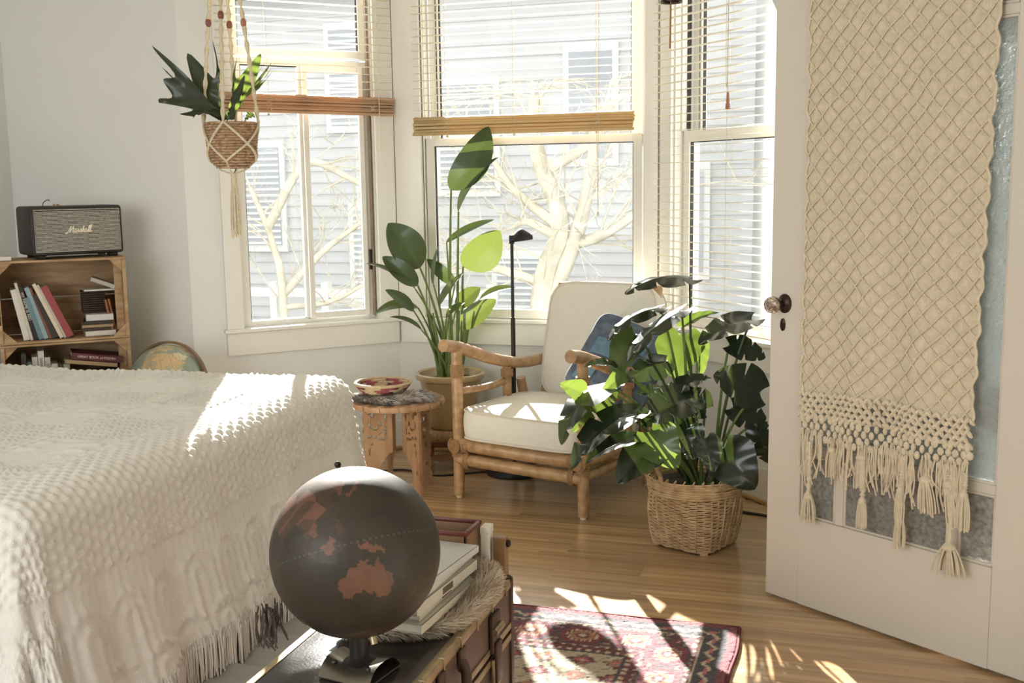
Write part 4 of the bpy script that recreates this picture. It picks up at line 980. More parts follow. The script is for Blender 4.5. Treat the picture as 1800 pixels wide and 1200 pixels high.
def pelt(name, label, pts, rads, cols, parent_loc, nh=2600, hl=.022, flat=.6, seed=1):
    r3 = np.random.default_rng(seed); P = spline(pts, 30); R = np.interp(np.linspace(0, 1, 30), np.linspace(0, 1, len(rads)), rads)
    root = thing(name, label, 'pelt', parent_loc)
    mb = MB(); mb.tube(P, R*.9, 12); v = mb.v[0]; ctr = np.repeat(P, 12, 0)
    if len(v) >= len(ctr): v[:len(ctr), 2] = ctr[:, 2]+(v[:len(ctr), 2]-ctr[:, 2])*flat
    zmin = min(p[2] for p in pts)-max(rads)*flat
    ob = mb.build('hide', mat(name+'_hide', cols[0], .9, var=.3, vscale=40), root)
    hb = []; hf = []; hc = []; ca = [np.array(lin(c)) for c in cols]; nz_ = wander(200, seed, 8)
    for k in range(nh):
        u = r3.random(); i = u*29; j = int(i); c0 = P[j]+(P[min(j+1, 29)]-P[j])*(i-j); R_ = R[j]; a = r3.random()*2*PI
        d = nrm(P[min(j+1, 29)]-P[max(j-1, 0)]); s_ = nrm(np.cross(d, (0, 0, 1))); up = np.cross(s_, d)
        nn = s_*math.cos(a)+up*math.sin(a)*1.0; b_ = c0+s_*math.cos(a)*R_*.9+up*math.sin(a)*R_*.9*flat
        tip = b_+nn*hl*r3.uniform(.35, .7)+d*hl*r3.uniform(.3, .9)+V3(0, 0, -.2*hl)+r3.normal(0, .003, 3); w_ = np.cross(nn, d)*.0016
        if tip[2] < parent_loc[2]+.001: tip[2] = parent_loc[2]+.001
        n0 = len(hb); hb += [b_-w_, b_+w_, tip]; hf.append([n0, n0+1, n0+2])
        f = np.clip(.5+.5*math.sin(u*17+a*1.3)+r3.normal(0, .25), 0, 1)*(len(ca)-1); q = int(min(f, len(ca)-2)); cc = ca[q]*(1-(f-q))+ca[q+1]*(f-q); hc += [cc*.8, cc*.8, cc]
    mb = MB(); mb.add(hb, hf, np.array(hc)); mb.build('fur', mat('fur_strand', (180, 170, 160), .8, attr=True, transl=.2, tcol=(200, 190, 180)), root, smooth=False, kind='stuff')
    return root
pelt('fur_pelt', 'mottled grey fur pelt under the basket bowl on the side table', [(-2.045, 4.285, TZ+.014), (-1.965, 4.25, TZ+.018), (-1.875, 4.235, TZ+.02), (-1.815, 4.26, TZ+.022), (-1.765, 4.31, TZ+.03), (-1.72, 4.34, TZ+.024), (-1.69, 4.35, TZ+.014)], [.02, .026, .034, .028, .038, .03, .014], [(120, 110, 102), (205, 198, 190), (235, 230, 224), (96, 88, 82)], V3(-1.86, 4.27, TZ+.001), 5200, .026, .7, 3)
pelt('fur_pelt', 'white and grey fur pelt spread behind the basket bowl on the side table', [(-2.03, 4.38, TZ+.010), (-1.95, 4.40, TZ+.012), (-1.86, 4.42, TZ+.012), (-1.79, 4.40, TZ+.014)], [.03, .05, .05, .02], [(200, 194, 186), (236, 232, 226), (150, 142, 134)], V3(-1.9, 4.4, TZ+.001), 2400, .02, .22, 4)

# ================================================================== RUG
def rug():
    x0, x1, y0, y1 = -1.62, -.272, .9, 3.212; st = .0052
    xs = np.arange(x0, x1+st/2, st); ys = np.arange(y0, y1+st/2, st); X, Y = np.meshgrid(xs, ys, indexing='ij')
    ed = np.minimum(np.minimum(x1-X, X-x0), np.minimum(y1-Y, Y-y0)); along = np.where(np.minimum(x1-X, X-x0) < np.minimum(y1-Y, Y-y0), Y, X)
    c = {k: np.array(lin(v)) for k, v in dict(red=(158, 62, 74), dred=(104, 42, 50), nav=(70, 62, 66), cream=(196, 180, 154), sage=(132, 136, 118), rose=(190, 100, 104), gold=(170, 120, 84), maroon=(122, 46, 54)).items()}
    def q(v, n): return np.floor(v*n)/n
    col = np.zeros(X.shape+(3,)); col[:] = c['red']
    def put(m, k): col[m] = c[k]
    # field: medallion with stepped outline and small flowers
    Xq, Yq = q(X, 110), q(Y, 110); dx, dy = np.abs(Xq+.947), np.abs(Yq-2.05)
    dm = dx/.42+dy/.80+.05*np.sign(np.sin(Xq*60)*np.sin(Yq*60))
    put(dm > 1.0, 'cream'); put((dm > .90) & (dm <= 1.0), 'sage'); put((dm > .86) & (dm <= .90), 'nav')
    fx, fy = (X % .105)-.0525, ((Y+.03) % .098)-.049; row = np.floor(Y/.098)+np.floor(X/.105)
    fl = np.abs(fx)*1.0+np.abs(fy)*1.2+.006*np.sin(np.arctan2(fy, fx)*8); fa = dm > 1.0
    put(fa & (fl < .046), 'nav'); put(fa & (fl < .040) & (row % 2 == 0), 'maroon'); put(fa & (fl < .040) & (row % 2 == 1), 'gold'); put(fa & (fl < .022), 'rose'); put(fa & (fl < .009), 'cream')
    fi = dm < .86; put(fi & (fl < .030), 'sage'); put(fi & (fl < .024), 'cream'); put(fi & (fl < .014), 'dred')
    put(fi & (np.abs(np.sin(Xq*55+Yq*30)) > .97), 'nav'); put(fa & (np.abs(np.sin(Xq*48-Yq*37)) > .985), 'sage')
    # borders
    put(ed < .30, 'maroon'); put((ed > .292) & (ed < .302), 'nav'); put((ed > .275) & (ed < .292) & (np.floor(along*70) % 2 == 0), 'cream'); put((ed > .262) & (ed < .275), 'dred')
    b = (ed > .105) & (ed < .262); bm = (along % .16)-.08; be = ed-.183
    put(b, 'dred'); hexd = np.maximum(np.abs(be)*1.0, np.abs(bm)*.75+np.abs(be)*.4); 
    put(b & (hexd < .062), 'nav'); put(b & (hexd < .055), 'maroon'); put(b & (hexd < .040) & (np.floor(along*150) % 2 == 0), 'cream'); put(b & (hexd < .030), 'gold'); put(b & (hexd < .018), 'dred'); put(b & (hexd < .010), 'cream')
    put(b & (hexd > .066) & (np.abs(np.sin(be*120)*np.sin(bm*110)) > .62), 'sage'); put(b & (np.abs(np.abs(be)-.072) < .004) & (np.floor(along*90) % 3 == 0), 'cream')
    s = (ed > .03) & (ed < .105); put(s, 'nav'); z = np.abs(((along*14) % 1)-.5)*.05; put(s & (np.abs(ed-.055-z) < .007), 'cream'); put(s & (np.abs(ed-.066) < .006) & (np.floor(along*28) % 2 == 0), 'rose')
    put((ed > .098) & (ed < .105), 'cream'); put(ed < .03, 'maroon')
    nz = rng.normal(1, .12, X.shape)*(1+.10*np.sin(Y*2*PI/.0105)); col = np.clip(col*nz[..., None], 0, 1)
    # worn, slightly wavy edge
    Xw = X+.004*np.sin(Y*17)*(X > x1-.05); Yw = Y+.004*np.sin(X*15+1)*(Y > y1-.05)
    Z = .0115+rng.normal(0, .0009, X.shape)+.0012*np.sin(X*21)*np.sin(Y*17); Z = np.where(ed < .006, .003, Z)
    return MB().grid(np.stack([Xw, Yw, Z], 2), col)
RUGM = mat('rug_wool', (150, 70, 76), .95, attr=True, var=.12, vscale=30, bump=.35, bscale=400, sheen=.2)
rg = tag(rug().build('rug', RUGM, ang=180), 'red and cream oriental patterned wool rug on the plank floor', 'rug')
eb = MB(); 
for (p, q) in (((-1.62, .9), (-.272, .9)), ((-.272, .9), (-.272, 3.212)), ((-.272, 3.212), (-1.62, 3.212)), ((-1.62, 3.212), (-1.62, .9))):
    t = np.linspace(0, 1, 60)[:, None]; P = np.array(p)*(1-t)+np.array(q)*t
    P3 = np.concatenate([P, np.full((60, 1), .0062)], 1); P3[:, 0] += np.where(P3[:, 0] > -.3, .004*np.sin(P3[:, 1]*17), 0); eb.tube(P3, .0058, 6)
eb.build('rug_edge', mat('rug_selvedge', (108, 48, 56), .95, var=.3, vscale=80), rg)

# ================================================================== TRUNK
TX0, TX1, TY0, TY1, TH_ = -1.065, -.742, 1.45, 2.40, .418
LEATH = mat('dark_leatherette', (50, 43, 40), .20, var=.25, vscale=14, bump=.05, bscale=160, spec=.4)
SIDEL = mat('trunk_side_leatherette', (104, 82, 70), .55, var=.25, vscale=10, bump=.10, bscale=200)
BRASS = mat('aged_brass_edge', (176, 158, 122), .42, metal=.75, var=.35, vscale=22, bump=.15, bscale=50)
STRAP = mat('brown_leather', (74, 54, 42), .5, var=.3, vscale=20, bump=.2, bscale=120)
tr = thing('trunk', 'old dark travel trunk with brass-edged lid at the foot of the bed', 'trunk', ((TX0+TX1)/2, (TY0+TY1)/2, 0))
MB().box((TX0+.004, TY0+.004, .0135), (TX1-.004, TY1-.004, .288), .006).build('body', SIDEL, tr)
MB().box((TX0+.002, TY0+.002, .292), (TX1-.002, TY1-.002, TH_), .006).build('lid', [SIDEL], tr)
MB().box((TX0+.016, TY0+.016, TH_-.004), (TX1-.016, TY1-.016, TH_+.0012), .002).build('lid_top', LEATH, tr)
for (a, b) in (((TX1-.018, TY0, TH_-.004), (TX1, TY1, TH_+.0025)), ((TX0, TY0, TH_-.004), (TX0+.016, TY1, TH_+.0025)), ((TX0+.016, TY1-.016, TH_-.004), (TX1-.018, TY1, TH_+.0025)), ((TX0+.016, TY0, TH_-.004), (TX1-.018, TY0+.016, TH_+.0025)),
               ((TX1-.003, TY0, TH_-.020), (TX1+.0015, TY1, TH_+.001)), ((TX1-.003, TY0, .296), (TX1+.0015, TY1, .312)), ((TX1-.003, TY0, .268), (TX1+.0015, TY1, .285)), ((TX1-.003, TY0, .0135), (TX1+.0015, TY1, .030))):
    MB().box(a, b, .001).build('edge_strip', BRASS, tr)
for y in (TY0+.01, TY1-.01): MB().box((TX1-.012, y-.011, .0135), (TX1+.002, y+.011, TH_-.004), .002).build('corner_strip', STRAP, tr)
for x in (TX0+.02, TX1-.012):
    for y in (TY0+.016, TY1-.016): MB().ball((x, y, TH_-.002), (.017, .017, .012), 14).build('corner_cap', mat('dark_iron', (58, 50, 44), .45, metal=.6, var=.3), tr)
for y in np.linspace(TY0+.06, TY1-.06, 9):          # clinched nails and cleats along the edge
    MB().box((TX1-.010, y-.004, TH_-.026), (TX1+.004, y+.004, TH_+.0035), .001).build('edge_clip', BRASS, tr)
def latch(y):
    o = MB().box((TX1, y-.030, .30), (TX1+.009, y+.030, .388), .003).build('hasp', STRAP, tr)
    MB().box((TX1+.008, y-.020, .225), (TX1+.016, y+.020, .322), .004).build('hasp_tongue', STRAP, o)
    MB().tube([(TX1+.012, y-.028, .352), (TX1+.012, y+.028, .352)], .008, 10).build('hasp_hinge', BRASS, o)
    MB().box((TX1+.002, y-.026, .214), (TX1+.010, y+.026, .286), .004).build('lock_plate', BRASS, o)
latch(2.245); latch(1.62)
h_ = MB(); y = 1.965
h_.tube(spline([(TX1+.004, y+.055, .372), (TX1+.018, y+.045, .352), (TX1+.028, y+.01, .325), (TX1+.026, y-.03, .318), (TX1+.014, y-.055, .345), (TX1+.003, y-.062, .372)], 24), .011, 10); h_.build('handle', STRAP, tr)
for yy in (y+.06, y-.062): MB().box((TX1, yy-.018, .352), (TX1+.008, yy+.018, .398), .003).build('handle_plate', STRAP, tr)
q = MB(); th = np.linspace(0, 2*PI, 25)[:-1]; c0 = V3(TX1+.018, 1.90, .292)
q.ball(c0, (.022, .026, .03), 14); q.tube(np.stack([np.full(24, c0[0]+.006), c0[1]+.018*np.cos(th), c0[2]+.036+.022*np.sin(th)], 1), .0045, 8, closed=True); q.build('lock', mat('dark_iron', (58, 50, 44)), tr)
MB().box((TX1+.002, 1.86, .20), (TX1+.012, 1.945, .285), .004).build('lock_plate', BRASS, tr)
for y in (1.70, 2.16): MB().obox((TX0-.004, y, TH_-.02), (0, 1, 0), (1, 0, 0), (0, 0, 1), (.03, .008, .05), .002).build('lid_hinge', BRASS, tr)

# ================================================================== GLOBES
CONT = {
 'aus': [(-11, 142.5), (-14.5, 143.6), (-19, 146.5), (-23, 150.7), (-28, 153.5), (-32.5, 152.5), (-37.5, 150), (-39, 146.4), (-38, 141), (-35.5, 138.5), (-32.7, 137.8), (-35, 135.9), (-31.5, 131), (-32, 126), (-34, 120), (-35, 117.5), (-33.5, 115), (-28.5, 114.2), (-25, 113.3), (-21.8, 114.2), (-20, 119), (-17.5, 122.3), (-14.2, 126.5), (-15, 129.5), (-12, 131), (-12, 136.5), (-15, 135.6), (-17.6, 140.5)],
 'png': [(-.5, 131), (-2, 134), (-2, 138), (-4, 143), (-6.5, 147.5), (-10.4, 150.5), (-9, 146.5), (-8, 143), (-8.3, 138), (-5, 136), (-4, 133)],
 'tas': [(-41, 145), (-41, 148), (-43.5, 147)], 'nzn': [(-34.5, 173), (-37.7, 178.3), (-41.5, 175.5), (-39, 174)], 'nzs': [(-40.7, 172.7), (-42, 174), (-46.5, 169), (-45, 167)],
 'bor': [(6.8, 117), (4.5, 119), (0, 117.6), (-4, 116), (-3, 110.3), (1.5, 109), (4.5, 113.5)], 'sum': [(5.5, 95.3), (3.5, 99), (-2, 104), (-5.8, 105.8), (-4, 102.3), (1, 98.8)], 'jav': [(-6, 105.3), (-6.6, 110), (-8, 114.4), (-8.6, 111), (-7.4, 106.5)],
 'sul': [(1.5, 120.5), (1.3, 125), (.3, 123), (-4.5, 122.3), (-2, 121.4), (-5.4, 120.3), (-2, 119)], 'phi': [(18.5, 121), (14, 124), (7, 126.4), (7, 122.2), (13.5, 120.4)],
 'jap': [(45.5, 142), (43, 145.5), (41, 141.4), (36, 140.8), (34, 136), (31.3, 131), (34, 131), (36.5, 136.6), (41, 140)],
 'asia': [(70, 60), (77, 104), (72, 130), (70, 160), (66, 178), (60, 166), (52, 158), (59, 152), (54, 137), (43, 132), (38, 128.5), (35, 129), (35, 126), (39, 122), (37, 119), (30, 122), (23, 117), (20, 108), (10.5, 108), (9, 105), (13, 100), (5, 103.5), (1.3, 103.8), (6, 100), (16, 97), (22, 91), (15.5, 80.3), (8, 77.5), (20, 72.5), (25, 66), (26, 57), (36, 54), (46, 52), (55, 60)],
 'afr': [(37, 10), (31, 32), (12, 43.5), (11.5, 51), (-5, 39.5), (-16, 40.5), (-26, 33), (-34.5, 20), (-30, 17.3), (-15, 12.3), (4, 9.5), (5, -7), (14.7, -17.3), (28, -12.5), (36, -6)],
 'eur': [(37, -9), (43.5, -9), (48.5, -4.5), (54, 8.5), (58, 8), (71, 26), (68, 44), (55, 60), (46, 50), (41, 42), (37, 36), (36, 28), (38, 22), (45, 13), (38, 16), (44, 9), (37, -2)], 'ara': [(30, 35), (30, 48), (24, 52), (22.5, 59.7), (17, 55), (12.7, 44), (21, 39)], 'mad': [(-12, 49.2), (-16, 50.4), (-25, 47), (-22, 43.3), (-16, 44.4)],
 'nam': [(71, -156), (60, -165), (58, -137), (48, -124), (34, -120), (23, -110), (16, -95), (9, -80), (16, -88), (21, -88), (29, -95), (25, -81), (35, -76), (45, -66), (52, -56), (60, -65), (60, -94), (70, -90), (70, -125)],
 'sam': [(12, -72), (5, -52), (-6, -35), (-23, -42), (-38, -58), (-54, -68), (-45, -74), (-18, -70.5), (-5, -81), (8, -78)], 'grl': [(60, -44), (70, -22), (82, -30), (78, -70)], 'ant': [(-70, -180), (-66, -90), (-75, 0), (-66, 90), (-70, 180), (-90, 180), (-90, -180)]}
def inpoly(la, lo, poly):
    P = np.array(poly, float); r = np.zeros(la.shape, bool); j = len(P)-1
    for i in range(len(P)):
        yi, xi = P[i]; yj, xj = P[j]; c = ((yi > la) != (yj > la)) & (lo < (xj-xi)*(la-yi)/((yj-yi) if yj != yi else 1e-9)+xi); r ^= c; j = i
    return r
def globe_mesh(ctr, R, axis, pref, preflon, ocean, land, accent, name, m, parent, seg=360, rings=190, jag=.9):
    axis = nrm(axis); e = np.array(pref, float); e = nrm(e-axis*(e@axis)); w_ = np.cross(axis, e)
    la = np.linspace(90, -90, rings); lo = np.arange(seg)*360/seg-180; LA, LO = np.meshgrid(la, lo, indexing='ij')
    f = np.radians(LO-preflon); c = np.cos(np.radians(LA)); G = ctr+R*(c[..., None]*(np.cos(f)[..., None]*e+np.sin(f)[..., None]*w_)+np.sin(np.radians(LA))[..., None]*axis)
    jl = jag*(np.sin(LO*.9)+np.sin(LO*2.3+1)*.6); jo = jag*(np.sin(LA*1.1)+np.sin(LA*2.7+2)*.6)
    col = np.zeros(G.shape); col[:] = lin(ocean)
    col *= (1+.10*np.sin(LO*.06+1)*np.sin(LA*.09))[..., None]
    for k, (nm, P) in enumerate(CONT.items()):
        m_ = inpoly(LA+jl, LO+jo, P); base = np.array(lin(accent if nm in ('aus', 'png', 'jap', 'bor', 'sam', 'afr') else land)); col[m_] = base
        if nm in ('asia', 'nam', 'eur', 'afr'):
            reg = np.floor((LO+12*np.sin(LA*.13))/19)+np.floor((LA+9*np.sin(LO*.11))/14); col[m_ & (reg % 3 == 0)] = np.array(lin(accent))*.9; col[m_ & (reg % 3 == 1)] = np.array(lin(land))*.75
    grat = (np.abs((LA+7.5) % 15-7.5) < .30) | (np.abs((LO+7.5) % 15-7.5)*c < .30); col[grat] *= .82
    eq = np.abs(LA) < .55; col[eq & (np.floor(LO/2) % 2 == 0)] = np.array(lin((88, 84, 70)))*.9
    col *= (1+.12*rng.normal(0, 1, LA.shape)*.5)[..., None]; col = np.clip(col, 0, 1)
    return MB().grid(G, col, wrap=True).build(name, m, parent, ang=180)
GC = at(625, 969, 2.075); GR = .1605
GLM = mat('globe_paper', (80, 78, 60), .58, attr=True, var=.38, vscale=11, coat=.06, bump=.03, bscale=60)
g1 = thing('globe', 'large dark antique globe turned to Australia, standing on the trunk', 'globe', V3(GC[0], GC[1], TH_+.003))
gd = nrm(GC-CO); gr_ = nrm(CR-gd*(CR@gd)); gu = np.cross(gr_, gd); ax1 = -.225*gr_+.965*gu+.10*gd; p1 = .134*gr_-.309*gu-.94*gd
globe_mesh(GC, GR, ax1, p1, 134, (58, 51, 39), (78, 60, 43), (112, 76, 58), 'sphere', GLM, g1, 720, 360, .7)
a_ = nrm(ax1); MB().tube([GC+a_*GR*.99, GC+a_*(GR+.008)], .004, 10).ball(GC+a_*(GR+.010), .0068, 12).build('pole_pin', mat('dark_iron', (58, 50, 44)), g1)
MB().tube([GC-a_*GR*.99, GC-a_*(GR+.014)], .007, 10).build('lower_pin', BRASS, g1)
GB = V3(GC[0], GC[1], TH_+.0028); NICK = mat('dull_nickel_base', (120, 112, 100), .30, metal=.85, var=.2)
dzg = GC[2]-GR-GB[2]
bs = MB(GB, math.radians(-10)); n, m = 26, 24; G = np.zeros((n, m, 3))
for i, x in enumerate(np.linspace(-.058, .058, n)):
    for j, y in enumerate(np.linspace(-.055, .055, m)):
        e = max(0, 1-(abs(y)/.055)**3); G[i, j] = (x, y, .004+(.020+.010*(abs(x)/.058)**2)*e)
bs.grid(G); bs.box((-.058, -.055, 0), (.058, .055, .005), .002); bs.build('base', NICK, g1)
MB(GB).lathe([(.0, .018), (.034, .018), (.034, .024), (.022, .030), (.018, .034), (.018, dzg-.004), (.024, dzg+.003)], 24).build('swivel', BLACK, g1)
for sx in (-.038, .040): MB(GB, math.radians(-10)).ball((sx, -.030, .026), .006, 8).build('screw', BLACK, g1)
# second globe on the floor in the corner
G2 = at(297, 674, 4.70); R2 = .167
g2 = thing('globe', 'pale green and tan globe in a wooden meridian ring behind the bed', 'globe', V3(G2[0], G2[1], 0))
ax2 = nrm(-.30*CR+.90*CU+.25*CF); fac = -CF*.93+.35*CU
globe_mesh(G2, R2, ax2, fac, 8, (140, 152, 136), (206, 194, 158), (208, 178, 136), 'sphere', mat('globe_print', (150, 160, 140), .4, attr=True, var=.12, vscale=14, coat=.2), g2, 240, 130)
RW = mat('meridian_wood', (120, 92, 62), .45, var=.25, vscale=12)
th = np.linspace(0, 2*PI, 73)[:-1]; mrx = nrm(CR*.97-CF*.25); mry = nrm(CU); mnz = np.cross(mrx, mry); q = MB(); Gm = np.zeros((72, 4, 3))
for i, t in enumerate(th):
    d = mrx*math.cos(t)+mry*math.sin(t)
    for j, (rr_, zz_) in enumerate(((R2+.006, -.011), (R2+.016, -.011), (R2+.016, .011), (R2+.006, .011))): Gm[i, j] = G2+d*rr_+mnz*zz_
q.grid(np.concatenate([Gm, Gm[:1]]), wrap=True); q.build('meridian_ring', RW, g2)
MB(V3(G2[0], G2[1], 0)).lathe([(0, 0), (.15, 0), (.152, .014), (.12, .022), (.03, .04), (.022, .10), (.030, .22), (.020, .30), (.024, G2[2]-R2-.022), (.0, G2[2]-R2-.017)], 30).build('stand', RW, g2)

# ================================================================== THINGS ON THE TRUNK
MZ = TH_+.0034
pelt('fur_pelt', 'cream fox-fur pelt lying on the trunk round the magazines', [(-.99, 1.96, MZ+.013), (-.89, 1.98, MZ+.014), (-.80, 2.02, MZ+.014), (-.765, 2.10, MZ+.016), (-.755, 2.19, MZ+.026), (-.765, 2.27, MZ+.034), (-.80, 2.335, MZ+.030), (-.85, 2.33, MZ+.024)], [.012, .016, .016, .020, .030, .034, .030, .02], [(168, 148, 122), (216, 202, 178), (232, 222, 202), (186, 166, 138)], V3(-.85, 2.15, MZ), 7000, .026, .75, 6)
mg = ['pale grey-covered magazine, topmost of the pile on the trunk', 'white-edged magazine just under the topmost of the pile on the trunk', 'thick cream-edged magazine, third from the top of the pile on the trunk', 'thin magazine with printed spine, second from the bottom of the pile on the trunk', 'wide cream magazine at the bottom of the pile on the trunk']
zt = MZ+.030; PAPER = mat('page_edge', (220, 214, 198), .85, var=.15, vscale=200, stretch=(1, 1, 30)); tk = [.015, .012, .022, .016, .018]
for k in range(4, -1, -1):
    t_ = tk[k]; rz = (-.035, .02, -.02, .03, .0)[k]+math.radians(-4); c_ = V3(-.905+(.004, -.002, .006, -.004, .012)[k], 2.115+(.012, 0, -.004, .008, -.008)[k], zt)
    r0_ = thing('magazine', mg[k], 'magazine', c_, 'magazines piled on the trunk'); cv = [(206, 205, 201), (212, 208, 198), (204, 198, 182), (196, 190, 174), (208, 200, 180)][k]
    CV = mat('magazine_cover_%s' % 'abcde'[k], cv, .4, var=.08, vscale=8)
    MB(c_, rz).box((-.104, -.146, .0014), (.104, .146, t_-.0014), .001).build('pages', PAPER, r0_, smooth=False)
    MB(c_, rz).box((-.107, -.149, t_-.0014), (.107, .149, t_)).build('cover', CV, r0_, smooth=False); MB(c_, rz).box((-.107, -.149, 0), (.107, .149, .0014)).build('cover', CV, r0_, smooth=False)
    MB(c_, rz).box((.1045, -.149, 0), (.1072, .149, t_), .0005).build('spine', CV, r0_, smooth=False)
    if k in (2, 3): MB(c_, rz).box((.1071, -.03, .004), (.1076, .02, t_-.004)).build('spine_print', mat('spine_ink', (96, 84, 70), .6), r0_, smooth=False)
    zt += t_+.0006
tray = thing('tray', 'shallow dark-red rimmed wooden tray at the back of the trunk', 'tray', (-.93, 2.335, MZ))
REDW = mat('dark_red_lacquer', (112, 56, 48), .4, var=.2); q0 = V3(-.915, 2.332, MZ)
for a, b in (((-.10, .045, 0), (.10, .052, .128)), ((-.10, -.052, 0), (.10, -.045, .128)), ((-.10, -.052, 0), (-.093, .052, .128)), ((.093, -.052, 0), (.10, .052, .128)), ((-.10, -.052, 0), (.10, .052, .006))): MB(q0).box(a, b, .002).build('panel', mat('tray_wood', (150, 118, 84), .5, var=.25, vscale=12), tray)
for a, b in (((-.104, .044, .126), (.104, .055, .137)), ((-.104, -.055, .126), (.104, -.044, .137)), ((-.104, -.044, .126), (-.092, .044, .137)), ((.092, -.044, .126), (.104, .044, .137))): MB(q0).box(a, b, .004).build('rim', REDW, tray)
bx_ = thing('card_box', 'small white card box behind the pelt at the trunk corner', 'box', (-.795, 2.375, MZ)); MB((-.797, 2.377, MZ)).box((-.010, -.018, 0), (.010, .018, .125), .002).build('carton', mat('white_card', (226, 222, 212), .7), bx_); MB((-.797, 2.377, MZ)).box((-.0108, -.0188, .108), (.0108, .0188, .1265), .001).build('lid', mat('white_card', (226, 222, 212), .7), bx_)
wb = thing('wooden_block', 'small tan wooden block with dark peg at the trunk corner', 'block', (-.762, 2.38, MZ)); MB((-.764, 2.380, MZ)).box((-.015, -.014, 0), (.015, .014, .10), .002).build('block', mat('tray_wood', (150, 118, 84)), wb); MB().ball((-.745, 2.380, MZ+.085), (.007, .008, .010), 10).build('peg', mat('dark_iron', (58, 50, 44)), wb)

# ================================================================== CRATES, SPEAKER, BOOKS
KFR = V3(-2.985, 4.045, 0); KA = math.radians(41.5); KX = V3(math.cos(KA), math.sin(KA), 0); KN = V3(-math.sin(KA), math.cos(KA), 0); KW, KD, KH = .515, .285, .352
KO = KFR-KX*KW
PINE = mat('crate_pine', (196, 166, 126), .65, dark=(160, 124, 88), vscale=7, stretch=(1, 1, 6), bump=.15, bscale=60, rnd=.08)
def crate(z, label, print_=False):
    c = thing('crate', label, 'crate', KO+V3(0, 0, z)); o = KO+V3(0, 0, z); X = lambda: MB(o, KA)
    for (a, b) in ((0, .135), (.145, .285)):
        X().box((.0, a, .0), (KW, b, .009), .001).build('board', PINE, c, smooth=False); X().box((.0, a, KH-.010), (KW, b, KH-.001), .001).build('board', PINE, c, smooth=False)
    for (a, b) in ((.012, .168), (.172, .335)): X().box((.012, KD-.010, a), (KW-.012, KD-.002, b), .001).build('back_board', PINE, c, smooth=False)
    for x in (0, KW-.014):
        for (a, b) in ((.0, .10), (.11, .19), (.20, .285)):
            X().box((x, a, .009), (x+.014, b, KH-.010), .001).build('side_board', PINE, c, smooth=False)
    for x, s in ((.014, 1), (KW-.014, -1)):
        for zz_, t in ((.009, 1), (KH-.010, -1)):
            X().poly([(0, 0), (s*.052, 0), (0, t*.052)] if s*t > 0 else [(0, 0), (0, t*.052), (s*.052, 0)], .016, (1, 0, 0), (0, 0, 1), (x, .012, zz_)).build('corner_block', PINE, c, smooth=False)
        X().box((x-(.014 if s > 0 else 0)-.0, -.006, .009), (x+(.0 if s > 0 else .014), .0, KH-.010), .001).build('front_post', PINE, c, smooth=False)
    X().box((.012 if False else KW-.045, .06, .03), (KW-.014, .085, KH-.03), .001).build('inner_cleat', PINE, c, smooth=False)
    if print_: X().box((.003, -.0066, .085), (.010, -.006, .165)).build('stencil', mat('stencil_ink', (92, 66, 44), .8, var=.5, vscale=120), c, smooth=False)
    return c
crate(.0, 'pine crate at the very bottom of the corner stack'); crate(KH+.001, 'pine crate level with the bedspread, under the open book crate'); crate(2*KH+.002, 'topmost pine crate of the corner stack, full of leaning books', True)
CT = 3*KH+.0025
SPA = math.radians(55); _q = at(141, 447, 4.70); SPO = V3(_q[0]-math.sin(SPA)*.115, _q[1]+math.cos(SPA)*.115, CT)
SPB = mat('black_vinyl', (48, 43, 40), .55, var=.15, vscale=30, bump=.15, bscale=260)
spk = thing('speaker', 'black amplifier-style speaker with silver ribbed grille on top of the crates', 'speaker', SPO)
SW, SD, SH = .385, .230, .208
def S(): return MB(SPO, SPA)
S().box((-SW/2, -SD/2+.006, .014), (SW/2, SD/2, .014+SH), .014).build('cabinet', SPB, spk)
for sx in (-1, 1):
    for sy in (-1, 1): S().box((sx*.15-.017, sy*.085-.012, 0), (sx*.15+.017, sy*.06+.012, .015), .003).build('foot', BLACK, spk)
S().box((-SW/2+.016, -SD/2+.003, .030), (SW/2-.016, -SD/2+.008, SH-.002), .002).build('grille_cloth', mat('grille_dark', (52, 48, 44), .8), spk)
gr = S()
for k in range(30): z = .036+k*.0056; gr.tube([(-SW/2+.018, -SD/2+.003, z), (SW/2-.018, -SD/2+.0025, z)], .0017, 5)
gr.build('grille_rib', mat('silver_thread', (204, 199, 188), .5, metal=.1, var=.35, vscale=90), spk, kind='stuff')
pp = S(); a, b, c_, d = -SW/2+.0155, SW/2-.0155, .0305, SH-.0015; pp.tube([(a, -SD/2+.002, c_), (b, -SD/2+.002, c_), (b, -SD/2+.002, d), (a, -SD/2+.002, d)], .0022, 6, closed=True); pp.build('grille_piping', mat('silver_thread', (176, 170, 158)), spk)
